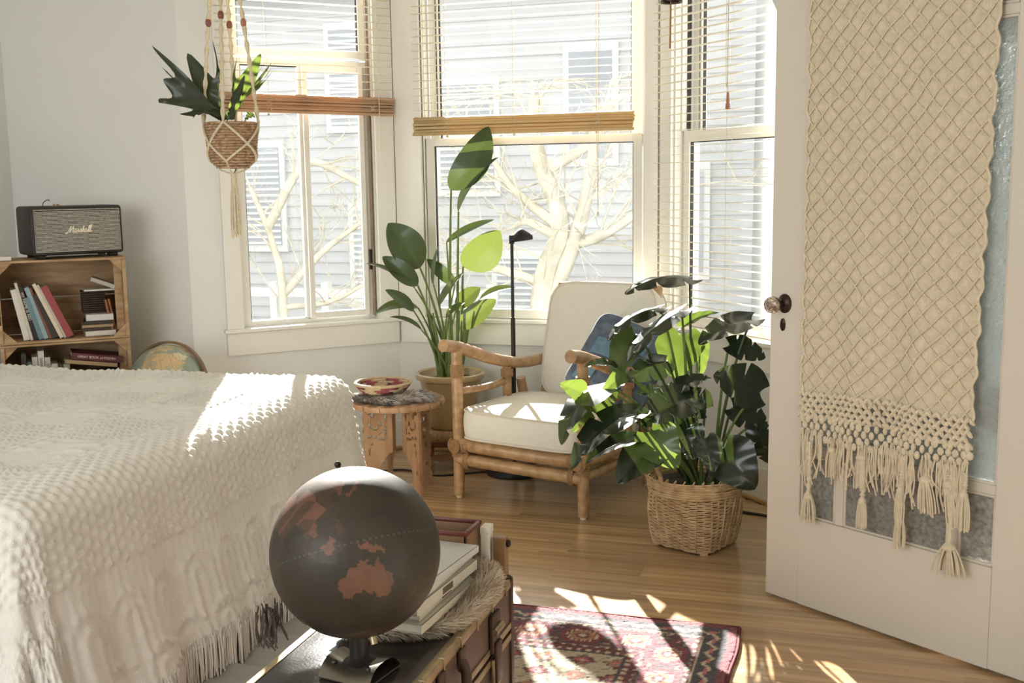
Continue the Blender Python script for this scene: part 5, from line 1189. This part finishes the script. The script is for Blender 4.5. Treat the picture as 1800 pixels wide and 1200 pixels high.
# script lettering
LOGO = {'M': [[(0, .1), (-.25, -.05), (-.1, -.15), (.15, .2), (.45, 1.0), (.42, .5), (.40, .05), (.62, .55), (.9, 1.0), (.86, .5), (.88, .05), (1.05, .12)]],
        'a': [[(1.38, .50), (1.22, .55), (1.08, .35), (1.10, .08), (1.25, .05), (1.38, .40), (1.40, .50), (1.38, .15), (1.48, .05), (1.58, .15)]],
        'r': [[(1.56, .12), (1.68, .52), (1.70, .42), (1.80, .44), (1.80, .15), (1.88, .05), (1.98, .14)]],
        's': [[(1.96, .12), (2.14, .58), (2.22, .25), (2.14, .02), (2.02, .10)], [(2.14, .02), (2.30, .12)]],
        'h': [[(2.30, .12), (2.52, .75), (2.54, 1.02), (2.46, .95), (2.42, .5), (2.40, .02), (2.46, .40), (2.58, .48), (2.62, .30), (2.62, .08), (2.74, .10)]],
        'a2': [[(3.02, .50), (2.86, .55), (2.74, .35), (2.76, .08), (2.90, .05), (3.02, .40), (3.04, .50), (3.02, .15), (3.12, .05), (3.22, .15)]],
        'l': [[(3.20, .15), (3.42, .75), (3.44, 1.08), (3.34, 1.0), (3.32, .5), (3.34, .08), (3.46, .10)]],
        'l2': [[(3.46, .12), (3.70, .78), (3.74, 1.14), (3.62, 1.05), (3.60, .5), (3.62, .06), (3.80, .12), (3.95, .25)]]}
lg_ = S(); sc_ = .0262
for st_ in LOGO.values():
    for P in st_:
        P3 = spline([(-.047+(x+.22*y)*sc_, -SD/2+.0005, .108+y*sc_*1.05) for x, y in P], len(P)*6); lg_.tube(P3, .0021, 6)
lg_.build('script_logo', mat('logo_cream', (224, 214, 190), .4, metal=.2), spk, kind='stuff')
S().tube([(-.06, -.03, SH+.014), (-.06, -.03, SH+.022)], .013, 14).build('knob', BRASS, spk); S().box((-.10, -.05, SH+.0135), (.10, .0, SH+.0155), .001).build('control_panel', BRASS, spk)
S().tube(spline([(-.115, -.02, SH+.014), (-.108, -.02, SH+.030), (-.092, -.02, SH+.040), (-.082, -.015, SH+.036)], 12), .0018, 6).build('aux_cable', BLACK, spk)
flat = tag(MB(KO+V3(0, 0, CT+.0005), KA).box((-.012, .02, 0), (.068, .15, .016), .002).build('box', mat('white_card', (226, 222, 212))), 'flat white box lying at the left end of the crate top', 'box')

def book(name, label, o, ang, lean, w_, h_, d_, col, page=True, grp=None, text=None, tcol=(226, 220, 205), tsize=.010, mk=None, front=-1):
    """book standing on its tail, spine facing the open side of the crate; o = left bottom corner in crate space, lean in radians"""
    root = thing(name, label, 'book', KO+o[0]*KX+o[1]*KN+V3(0, 0, o[2]), grp); base = np.array(root.location)
    ex = nrm(KX*math.cos(lean)-V3(0, 0, 1)*math.sin(lean)*-1*(-1)) if False else KX*math.cos(lean)+V3(0, 0, math.sin(lean)); ez = -KX*math.sin(lean)+V3(0, 0, math.cos(lean)); ey = KN
    m = mat(mk or ('cover_%d_%d_%d' % col), col, .55, var=.12, vscale=30)
    def bx(mb, x0, x1, y0, y1, z0, z1, bev=.0006): return mb.obox(base+ex*(x0+x1)/2+ey*(y0+y1)/2+ez*(z0+z1)/2, ex, ey, ez, (x1-x0, y1-y0, z1-z0), bev)
    bx(MB(), .0018, w_-.0018, .003, d_-.004, .003, h_-.003).build('pages', PAPER, root, smooth=False)
    bx(MB(), 0, .002, 0, d_, 0, h_).build('cover', m, root, smooth=False); bx(MB(), w_-.002, w_, 0, d_, 0, h_).build('cover', m, root, smooth=False)
    bx(MB(), 0, w_, 0, .003, 0, h_, .0012).build('spine', m, root, smooth=False)
    if text:
        cu = bpy.data.curves.new('lettering', 'FONT'); cu.body = text; cu.size = tsize; cu.extrude = .0003; cu.align_x = 'LEFT'; cu.align_y = 'CENTER'
        t = bpy.data.objects.new('spine_lettering', cu); C.objects.link(t); cu.materials.append(mat('ink_%d_%d_%d' % tcol, tcol, .6)); t.parent = root
        R_ = np.stack([-ez, ex, -ey], 1); T3 = base+ex*w_/2+ez*h_*.90-ey*.0006-wloc(root)
        t.matrix_local = Matrix(((*R_[0], T3[0]), (*R_[1], T3[1]), (*R_[2], T3[2]), (0, 0, 0, 1)))
    return root
Z0 = 2*KH+.002+.0098; L_ = math.radians(20); y0 = .035; GB_ = 'books leaning in the top crate'
BK = [(.026, .022, .195, (226, 220, 208), 'plain white paperback, leftmost leaning book in the top crate', None, 10),
      (.052, .010, .222, (214, 204, 186), 'thin ivory book beside the plain white paperback in the top crate', None, 11),
      (.066, .017, .205, (46, 40, 38), 'black-spined book with white capital lettering in the top crate', 'MY NAME IS RED', 12),
      (.092, .016, .165, (112, 140, 146), 'short grey-blue book right of the black lettered spine', None, 14),
      (.110, .017, .205, (150, 172, 176), 'pale blue taller book leaning in the top crate', None, 16),
      (.129, .010, .205, (142, 90, 66), 'thin rust-brown mottled book beside the pale blue one', None, 17),
      (.143, .024, .180, (62, 54, 46), 'dark olive book leaning mid-way in the top crate', None, 19),
      (.170, .013, .225, (226, 214, 186), 'tall cream book leaning right of the dark olive one', None, 22),
      (.186, .009, .222, (196, 188, 174), 'thin grey-cream book beside the red-spined one', None, 22.5),
      (.199, .026, .212, (160, 76, 76), 'dusty red book, rightmost of the leaning row in the top crate', None, 23)]
xx = .034
for (x, w_, h_, col, lab, tx, ln) in BK:
    w_, h_ = w_*1.12, h_*1.13
    ll_ = math.radians(ln); book('book', lab, (xx+h_*math.sin(ll_)*0+.058, y0+random.uniform(0, .01), Z0+.0005), 0, ll_, w_, h_, .14, col, grp=GB_, text=tx, tsize=.0165)
    xx += w_/math.cos(ll_)+.0012
# books lying flat at the right of the crate
def flatbook(label, x, y, z, w_, d_, t_, col, rz=0, roll=0, grp=None, nm='book', text=None, tcol=(230, 222, 205), tsize=.012):
    root = thing(nm, label, 'book', KO+x*KX+y*KN+V3(0, 0, z), grp); base = np.array(root.location); a = KA+rz; ex = V3(math.cos(a)*math.cos(roll), math.sin(a)*math.cos(roll), math.sin(roll)); ey = V3(-math.sin(a), math.cos(a), 0); ez = np.cross(ex, ey)
    m = mat('cover_%d_%d_%d' % col, col, .55, var=.12, vscale=30)
    def bx(x0, x1, y0_, y1, z0, z1): return MB().obox(base+ex*(x0+x1)/2+ey*(y0_+y1)/2+ez*(z0+z1)/2, ex, ey, ez, (x1-x0, y1-y0_, z1-z0), .0006)
    bx(.003, w_-.003, .003, d_-.003, .0018, t_-.0018).build('pages', PAPER, root, smooth=False); bx(0, w_, 0, d_, t_-.0018, t_).build('cover', m, root, smooth=False); bx(0, w_, 0, d_, 0, .0018).build('cover', m, root, smooth=False); bx(0, w_, 0, .003, 0, t_).build('spine', m, root, smooth=False)
    if text:
        cu = bpy.data.curves.new('lettering', 'FONT'); cu.body = text; cu.size = tsize; cu.extrude = .0003; cu.align_x = 'CENTER'; cu.align_y = 'CENTER'
        t = bpy.data.objects.new('spine_lettering', cu); C.objects.link(t); cu.materials.append(mat('ink_%d_%d_%d' % tcol, tcol, .6)); t.parent = root
        R_ = np.stack([ex, ez, -ey], 1); T3 = base+ex*w_/2+ez*t_/2-ey*.0006-wloc(root); t.matrix_local = Matrix(((*R_[0], T3[0]), (*R_[1], T3[1]), (*R_[2], T3[2]), (0, 0, 0, 1)))
    return root
z = Z0+.0008
for (t_, col, w_, lab, dx) in ((.022, (222, 214, 200), .125, 'white hardback lying flat at the bottom right of the top crate', .0), (.013, (70, 58, 46), .130, 'thin dark book lying on the white hardback in the top crate', -.01), (.013, (176, 150, 112), .128, 'thin tan book in the flat pile of the top crate', -.012), (.015, (58, 50, 44), .120, 'black book under the glossy white one in the flat pile', -.004), (.028, (220, 214, 210), .112, 'glossy white book on top of the flat pile in the top crate', .006)):
    flatbook(lab, .338+dx, .04+random.uniform(0, .01), z, w_, .15, t_, col, random.uniform(-.05, .05), 0, 'books lying flat in the top crate'); z += t_+.0008
bxk = thing('wicker_box', 'dark brown woven box standing on the flat pile of books in the top crate', 'box', KO+.335*KX+.10*KN+V3(0, 0, z)); q = MB(KO+.335*KX+.10*KN+V3(0, 0, z), KA)
for k in range(9): q.box((0, 0, k*.0098), (.098, .09, k*.0098+.0086), .003)
q.build('woven_side', mat('dark_wicker', (62, 48, 38), .7, var=.4, vscale=60, bump=.3, bscale=120), bxk); MB(KO+.335*KX+.10*KN+V3(0, 0, z), KA).box((-.002, -.002, .0885), (.10, .092, .096), .003).build('lid', mat('dark_wicker', (62, 48, 38)), bxk)
zb = z+.0975; flatbook('slim white booklet lying on the dark woven box in the top crate', .345, .075, zb, .13, .10, .008, (224, 218, 206), .02, 0, nm='booklet')
flatbook('grey-white paperback propped askew on the slim white booklet', .372, .065, zb+.046, .105, .10, .018, (186, 180, 168), -.1, math.radians(-22), nm='booklet')
for k, (x, col) in enumerate(((.448, (150, 96, 62)), (.462, (170, 112, 70)))): book('book', ['thin rust book leaning left against the right crate wall', 'orange-brown book leaning against the right crate wall behind the thin rust one'][k], (x, .05+.02*k, Z0+.002), 0, math.radians(9), .009, .155, .12, col, grp='books against the right crate wall')
# second crate: books just above the bedspread
Z1 = KH+.001+.0098; sh = [(.075, .020, .265, (74, 66, 60)), (.097, .018, .230, (92, 112, 110)), (.117, .022, .250, (216, 208, 196)), (.141, .024, .275, (226, 220, 210)), (.167, .022, .245, (214, 206, 192)), (.191, .026, .215, (222, 214, 202)), (.219, .018, .205, (60, 52, 46)), (.239, .026, .210, (180, 170, 156))]
ln_ = ['dark grey spine at the left of the lower crate row', 'grey-green spine in the lower crate row', 'ivory spine left of the tallest white one in the lower crate', 'tallest white spine in the lower crate row', 'white spine right of the tallest one in the lower crate', 'low cream spine in the lower crate row', 'low black spine in the lower crate row', 'low stone-grey spine at the right of the lower crate row']
for (x, w_, h_, col), lab in zip(sh, ln_): h_ += .03; book('book', lab, (x, .04, Z1+.0005), 0, 0, w_, h_, .14, col, grp='upright books in the lower crate', text={.141: 'SARK', .167: 'SOUL'}.get(x), tcol=(80, 72, 64), tsize=.016)
pile = MB
flatbook('tan book tilted across the lower crate under the maroon one', .245, .03, Z1+.245, .215, .15, .018, (186, 158, 122), 0, math.radians(-9))
flatbook('maroon book with pale lettering tilted across the lower crate', .272, .028, Z1+.262, .205, .15, .028, (112, 56, 62), 0, math.radians(-9), text='GREAT BOOK of POETRY', tsize=.014)
st_ = flatbook('thick dark album lying in the lower crate under the tilted books', .285, .035, Z1+.0008, .19, .15, .19, (52, 44, 40))

# ================================================================== HANGING PLANTER
HD = 4.20; HR = at(406, 214, HD); HB = at(406, 294, HD); hr, hh = .0955, .178
HO = V3(HR[0], HR[1], HR[2]-hh)
hp = thing('hanging_planter', 'woven hanging pot with staghorn fern in a beaded macrame hanger before the left window', 'planter', HO)
POTW = mat('woven_straw', (200, 168, 132), .75, dark=(140, 106, 78), vscale=60, stretch=(1, 1, 2), bump=.3, bscale=150)
def pr(z): q = z/hh; return np.interp(q, [0, .05, .16, .34, .6, 1], [.050, .062, .078, .088, .093, .0955])
for k in range(17):
    z = .006+k*.0103; th = np.arange(144)*2*PI/144; r = pr(z)+.0012*np.sign(np.sin(th*24+PI*(k % 2)))
    MB(HO).tube(np.stack([r*np.cos(th), r*np.sin(th), np.full(144, z)], 1), .0053, 6, closed=True).build('woven_course', POTW, hp)
MB(HO).lathe([(0, .002), (.05, .002), (.076, .03), (.086, .08), (.090, hh-.01), (.084, hh-.012), (.05, hh-.02), (0, hh-.018)], 30).build('liner', SOIL, hp)
top = V3(0, 0, hh+.84); ang = [math.radians(a) for a in (205, 285, 385, 470)]
BEAD = mat('glazed_bead', (140, 78, 62), .35, var=.3, vscale=60, coat=.3); BEAD2 = mat('tan_bead', (176, 120, 88), .35, var=.3, vscale=60, coat=.3)
for k, a in enumerate(ang):
    e = V3(.103*math.cos(a), .103*math.sin(a), hh-.004); P = spline([top, top*.55+e*.45+V3(.008*math.cos(a), .008*math.sin(a), 0), e], 150)
    i = np.arange(150); MB(HO).tube(P, .0072*(1+.34*np.sin(i*2*PI/9.5+k)), 7).build('hanger_cord', CORD, hp)
    for f in ((.605 if k != 1 else .585), .45):
        c_ = P[int(f*150)]; MB(HO).ball(c_, (.0118, .0118, .0185), 12).build('bead', BEAD if k != 2 else BEAD2, hp)
    # diamond net of cords round the pot
    nxt = ang[(k+1) % 4]+(2*PI if k == 3 else 0); mid_a = (a+nxt)/2
    def pp_(aa, z, o=.008): r = pr(z)+o; return V3(r*math.cos(aa), r*math.sin(aa), z)
    for (a0, z0, a1, z1) in ((a, hh-.004, mid_a, hh*.52), (nxt, hh-.004, mid_a, hh*.52), (mid_a, hh*.52, a, hh*.16), (mid_a, hh*.52, nxt, hh*.16)):
        for o_ in (-.012, .012):
            t = np.linspace(0, 1, 16); MB(HO).tube(np.array([pp_(a0+(a1-a0)*q+o_*math.sin(q*PI), z0+(z1-z0)*q) for q in t]), .0042, 6).build('net_cord', CORD, hp)
    MB(HO).ball(pp_(mid_a, hh*.52, .010), (.008, .008, .009), 10).build('knot', CORD, hp)
    MB(HO).tube(np.array([pp_(a, hh*.16, .007), V3(.045*math.cos(a), .045*math.sin(a), -.006), V3(0, 0, -.022)]), .0036, 6).build('net_cord', CORD, hp)
MB(HO).tube([(0, 0, -.015), (0, 0, -.06)], .0115, 10).build('gathering_knot', CORD, hp)
tb = MB(HO); r_ = random.Random(12)
for k in range(46):
    a = r_.uniform(0, 2*PI); q = math.sqrt(r_.random()); tb.tube(bez((.008*q*math.cos(a), .008*q*math.sin(a), -.055), (.020*q*math.cos(a), .02*q*math.sin(a), -.11), (.020*q*math.cos(a)+r_.uniform(-.004, .004), .02*q*math.sin(a), -.255*r_.uniform(.85, 1.06)), 8), .0026, 5)
tb.build('tassel', CORD, hp)
MB(HO).tube([top, V3(0, 0, CEILZ-HO[2]-.004)], .006, 8).build('hanger_cord', CORD, hp)
th = np.linspace(0, 1.6*PI, 20); MB().tube(np.stack([HO[0]+.014*np.cos(th), np.full(20, HO[1]), CEILZ-.02+.014*np.sin(th)], 1), .003, 6).build('ceiling_hook', BRASS, hp)
stag = lambda u: .22+.30*u+.75*max(0, u-.35)**1.1*1.6
FR = [((397, 210), (297, 146), 30, .00, -.10, (-.2, -.85, .4), lambda v: .42*max(0, v)**2-.10*max(0, -v)+.10*math.cos(v*7), .10, LEAF_F),
      ((386, 204), (328, 201), 11, -.05, -.10, (0, -.7, .7), lambda v: .2*math.cos(v*4), .12, LEAF_F),
      ((392, 208), (345, 122), 40, .02, .0, (.35, -.95, .1), lambda v: .38*math.cos(v*6.0)-.05, .06, LEAF_F),
      ((402, 209), (445, 122), 30, .02, .04, (.2, -.95, .1), lambda v: .34*math.cos(v*5.5)-.02, .05, LEAF_M_LIT),
      ((408, 210), (458, 138), 15, .05, .10, (-.4, -.85, .2), lambda v: .40*math.cos(v*6.5), .05, LEAF_B_LIT),
      ((398, 212), (412, 198), 12, -.08, -.10, (0, -.9, .4), lambda v: .1*math.cos(v*4), .1, LEAF_F),
      ((430, 213), (444, 200), 9, -.03, -.02, (0, -.9, .4), lambda v: .1*math.cos(v*4), .1, LEAF_B_LIT),
      ((404, 210), (424, 150), 13, -.03, -.03, (0, -.9, .3), lambda v: .3*math.cos(v*5), .06, LEAF_F)]
for (b, tp, hw, d0, d1, n0, fk, bow, m_) in FR:
    G, col = leafmesh(at(*b, HD+d0), at(*tp, HD+d1), hw*HD/FOC, n0, stag, bow=bow, fold=.10, nu=26, nv=21, fork=fk, ripple=.004)
    MB().grid(G, col*.97).build('frond', m_, hp, ang=180)
# bell hanging in the corner of the bay
BLO = at(1180, 5, 4.25); bl = thing('wind_bell', 'dark metal wind bell with a thin wooden striker, hanging at the top of the picture', 'bell', BLO)
MB(BLO).lathe([(.030, .004), (.043, .0), (.0435, .006), (.040, .022), (.030, .045), (.012, .060), (0, .063)], 28).build('bell', BRONZE, bl)
MB(BLO).lathe([(0, .05), (.028, .040), (.038, .018), (.040, .002)], 28).build('bell_inside', BRONZE, bl)
MB(BLO).tube([(0, 0, .05), (-.002, 0, -.01)], .0012, 5).build('striker_cord', CORD, bl); MB(BLO).tube([(-.002, 0, -.005), (-.004, 0, -.172)], .0038, 8).build('striker', mat('striker_wood', (176, 128, 84), .5, var=.2), bl)
MB(BLO).tube([(0, 0, .062), (0, 0, CEILZ-BLO[2])], .0016, 5).build('hanging_cord', CORD, bl)

# ================================================================== CORDS ON THE FLOOR
c1 = MB().tube(spline([(-2.36, 4.72, .005), (-2.10, 4.66, .005), (-1.98, 4.70, .005), (-1.80, 4.64, .005), (-1.66, 4.72, .005), (-1.56, 4.76, .005), (-1.463, 4.80-.125, .006)], 60), .0045, 6).build('lamp_cord', BLACK, None); tag(c1, 'thin black lamp cord trailing along the floor behind the side table', 'cord')
c2 = MB().tube(spline([(-.50, 4.45, .006), (-.38, 4.41, .006), (-.28, 4.38, .006), (-.10, 4.30, .006), (.2, 4.33, .006)], 40), .006, 6).build('power_cord', BLACK, None); tag(c2, 'black power cord on the floor between the basket and the door', 'cord')

# ================================================================== OUTSIDE
GZ_ = -2.6
GRD = mat('garden_ground', (150, 146, 130), .9, var=.3, vscale=.8)
g = MB().box((-40, 5.9, GZ_-.2), (40, 60, GZ_)).build('ground', GRD, smooth=False); g['kind'] = 'structure'
HY = 15.0; SID = mat('white_siding', (212, 212, 212), .7, var=.06, vscale=3); HW = mat('house_trim', (228, 228, 226), .6); DG = mat('dim_window_glass', (188, 191, 196), .15, var=.2, vscale=.7); GS = mat('grey_siding', (170, 174, 182), .7, var=.08, vscale=3)
def house(name, label, x0, x1, y, z1, wins, m, dp=5):
    h = thing(name, label, 'house', ((x0+x1)/2, y+dp/2, GZ_)); MB().box((x0, y, GZ_), (x1, y+dp, z1)).build('wall', m, h, smooth=False)
    b = MB(); z = GZ_+.1
    while z < z1-.1: b.bar((x0, y-.012, z), (x1, y-.012, z), .02, .03); z += .17
    b.build('siding', m, h, smooth=False, kind='stuff')
    MB().poly([(x0-.4, 0), (x1+.4, 0), ((x0+x1)/2, .35)], dp+.6, (1, 0, 0), (0, 0, 1), (0, y+dp/2-.1, z1)).build('roof', mat('roof_shingle', (140, 138, 138), .9, var=.2, vscale=20), h, smooth=False)
    for (cx, cz, w_, hh_) in wins:
        f = MB().box((cx-w_/2-.09, y-.07, cz-hh_/2-.09), (cx+w_/2+.09, y+.0, cz+hh_/2+.09), .01).build('window', HW, h, smooth=False)
        for s in (-1, 1): MB().box((cx-w_/2, y-.085, cz+(0 if s > 0 else -hh_/2)+.02), (cx+w_/2, y-.069, cz+(hh_/2 if s > 0 else 0)-.02)).build('pane', DG, f, smooth=False)
        if w_ > .7:
            lv = MB()
            for q in range(int(hh_/.09)): lv.box((cx-w_/2, y-.094, cz-hh_/2+.03+q*.09), (cx+w_/2, y-.084, cz-hh_/2+.065+q*.09))
            lv.build('shutter', HW, f, smooth=False)
    return h
house('house', 'white sided house across the garden, seen through the middle window', -9.6, -1.2, HY, 4.1, [(-8.6, 1.2, .8, 1.5), (-6.9, 2.9, .8, 1.4), (-6.6, .3, .8, 1.4), (-5.2, 2.0, .8, 1.5), (-4.4, -.3, .75, 1.2), (-3.4, 2.4, .6, 1.5), (-2.2, .8, .7, 1.4)], SID)
house('house', 'grey sided house across the garden, seen through the left window', -19.5, -10.4, HY+1.5, 4.3, [(-18, 1.4, .9, 1.6), (-15.7, 1.2, .9, 1.6), (-13.6, 1.1, .9, 1.6), (-12.0, 2.9, .7, 1.5), (-14.6, -1.0, 1.2, 1.2), (-11.6, -.6, 1.0, 1.6)], GS)
house('house', 'pale house beyond the right bay window', -.2, 9, HY-3.5, 3.6, [(1.0, 1.8, .8, 1.4), (3.0, 1.0, .8, 1.4), (5.5, 1.4, .9, 1.4)], SID)
FEN = mat('fence_white', (226, 224, 218), .7, var=.05)
fe = thing('fence', 'white rail fence and trellis outside the left window', 'fence', (-6.5, 9.4, GZ_))
for z in (-.55, .02, .34): MB().bar((-11, 9.4, z), (-3.0, 9.4, z), .05, .08).build('rail', FEN, fe, smooth=False)
for k in range(15): MB().box((-10.8+k*.55, 9.36, GZ_), (-10.73+k*.55, 9.44, .44)).build('post', FEN, fe, smooth=False)
BARK = mat('pale_bark', (204, 198, 182), .9, dark=(180, 172, 156), vscale=9, bump=.4, bscale=30)
def tree(label, base, segs, seed, twigs=260, spread=1.0, rad=.10):
    t = thing('tree', label, 'tree', base); r3 = random.Random(seed); limbs = []
    for k, (pts, r0_, r1_) in enumerate(segs):
        P = spline(pts, 26); MB().tube(P, np.linspace(r0_, r1_, 26), 9).build('trunk' if k == 0 else 'limb', BARK, t); limbs.append((P, r0_, r1_))
    tw = MB(); stack = []
    for P, r0_, r1_ in limbs:
        for q in range(10): i = r3.randint(5, 25); d = nrm(P[min(i+1, 25)]-P[max(i-1, 0)]); stack.append((P[i], d, min(.014, .45*r1_), 1.1*spread, 0))
    n = 0
    while stack and n < twigs:
        p, d, r0_, L, lv = stack.pop(0)
        d2 = nrm(d+V3(r3.gauss(0, .6), r3.gauss(0, .6), r3.gauss(.1, .5))); L2 = L*r3.uniform(.6, 1.1); e = p+d2*L2; e[2] = min(e[2], 2.15+.1*r3.random()); md = (p+e)/2+V3(r3.gauss(0, .08), r3.gauss(0, .08), r3.gauss(0, .08))*L2
        Q = bez(p, md, e, 8); tw.tube(Q, np.linspace(r0_, r0_*.4, 8), 5, cap=False); n += 1
        if lv < 4:
            for q in range(r3.choice((2, 3))): i = r3.randint(3, 7); stack.append((Q[i], nrm(Q[i]-Q[i-1]), r0_*.55, L*.62, lv+1))
    tw.build('twigs', BARK, t, kind='stuff'); return t
def a9(x, y, d=9.2): return at(x, y, d)
tb_ = a9(955, 700); tb_ = V3(tb_[0], tb_[1], GZ_)
tree('bare pale-barked tree outside the middle window', tb_, [([tb_, a9(950, 560), a9(985, 400), a9(945, 270), a9(938, 170)], .115, .05), ([a9(985, 400), a9(900, 330), a9(850, 250)], .05, .022), ([a9(970, 430), a9(1040, 420), a9(1105, 385), a9(1180, 330)], .06, .028), ([a9(960, 500), a9(860, 470), a9(780, 480)], .05, .02), ([a9(968, 520), a9(1010, 420), a9(1035, 320), a9(1050, 190)], .085, .04), ([a9(960, 300), a9(1040, 250), a9(1080, 180)], .05, .02), ([a9(985, 420), a9(930, 390), a9(900, 400)], .05, .02)], 5, 1500, .62)
t2 = at(500, 640, 9.8); t2 = V3(t2[0], t2[1], GZ_)
b8 = lambda x, y: at(x, y, 9.8)
tree('bare bush-like tree outside the left window', t2, [([t2, b8(500, 560), b8(480, 430), b8(440, 330)], .05, .022), ([b8(495, 520), b8(570, 440), b8(650, 380)], .04, .02), ([b8(470, 400), b8(535, 290), b8(610, 310), b8(700, 365)], .045, .022), ([b8(500, 540), b8(580, 530), b8(640, 500)], .03, .015)], 9, 1300, .5)

# lettering becomes plain mesh
for o in [o for o in bpy.data.objects if o.type == 'FONT']:
    me = bpy.data.meshes.new_from_object(o.evaluated_get(bpy.context.evaluated_depsgraph_get())); n = bpy.data.objects.new('spine_lettering', me); C.objects.link(n); n.parent = o.parent; n.matrix_local = o.matrix_local.copy()
    bpy.data.objects.remove(o)
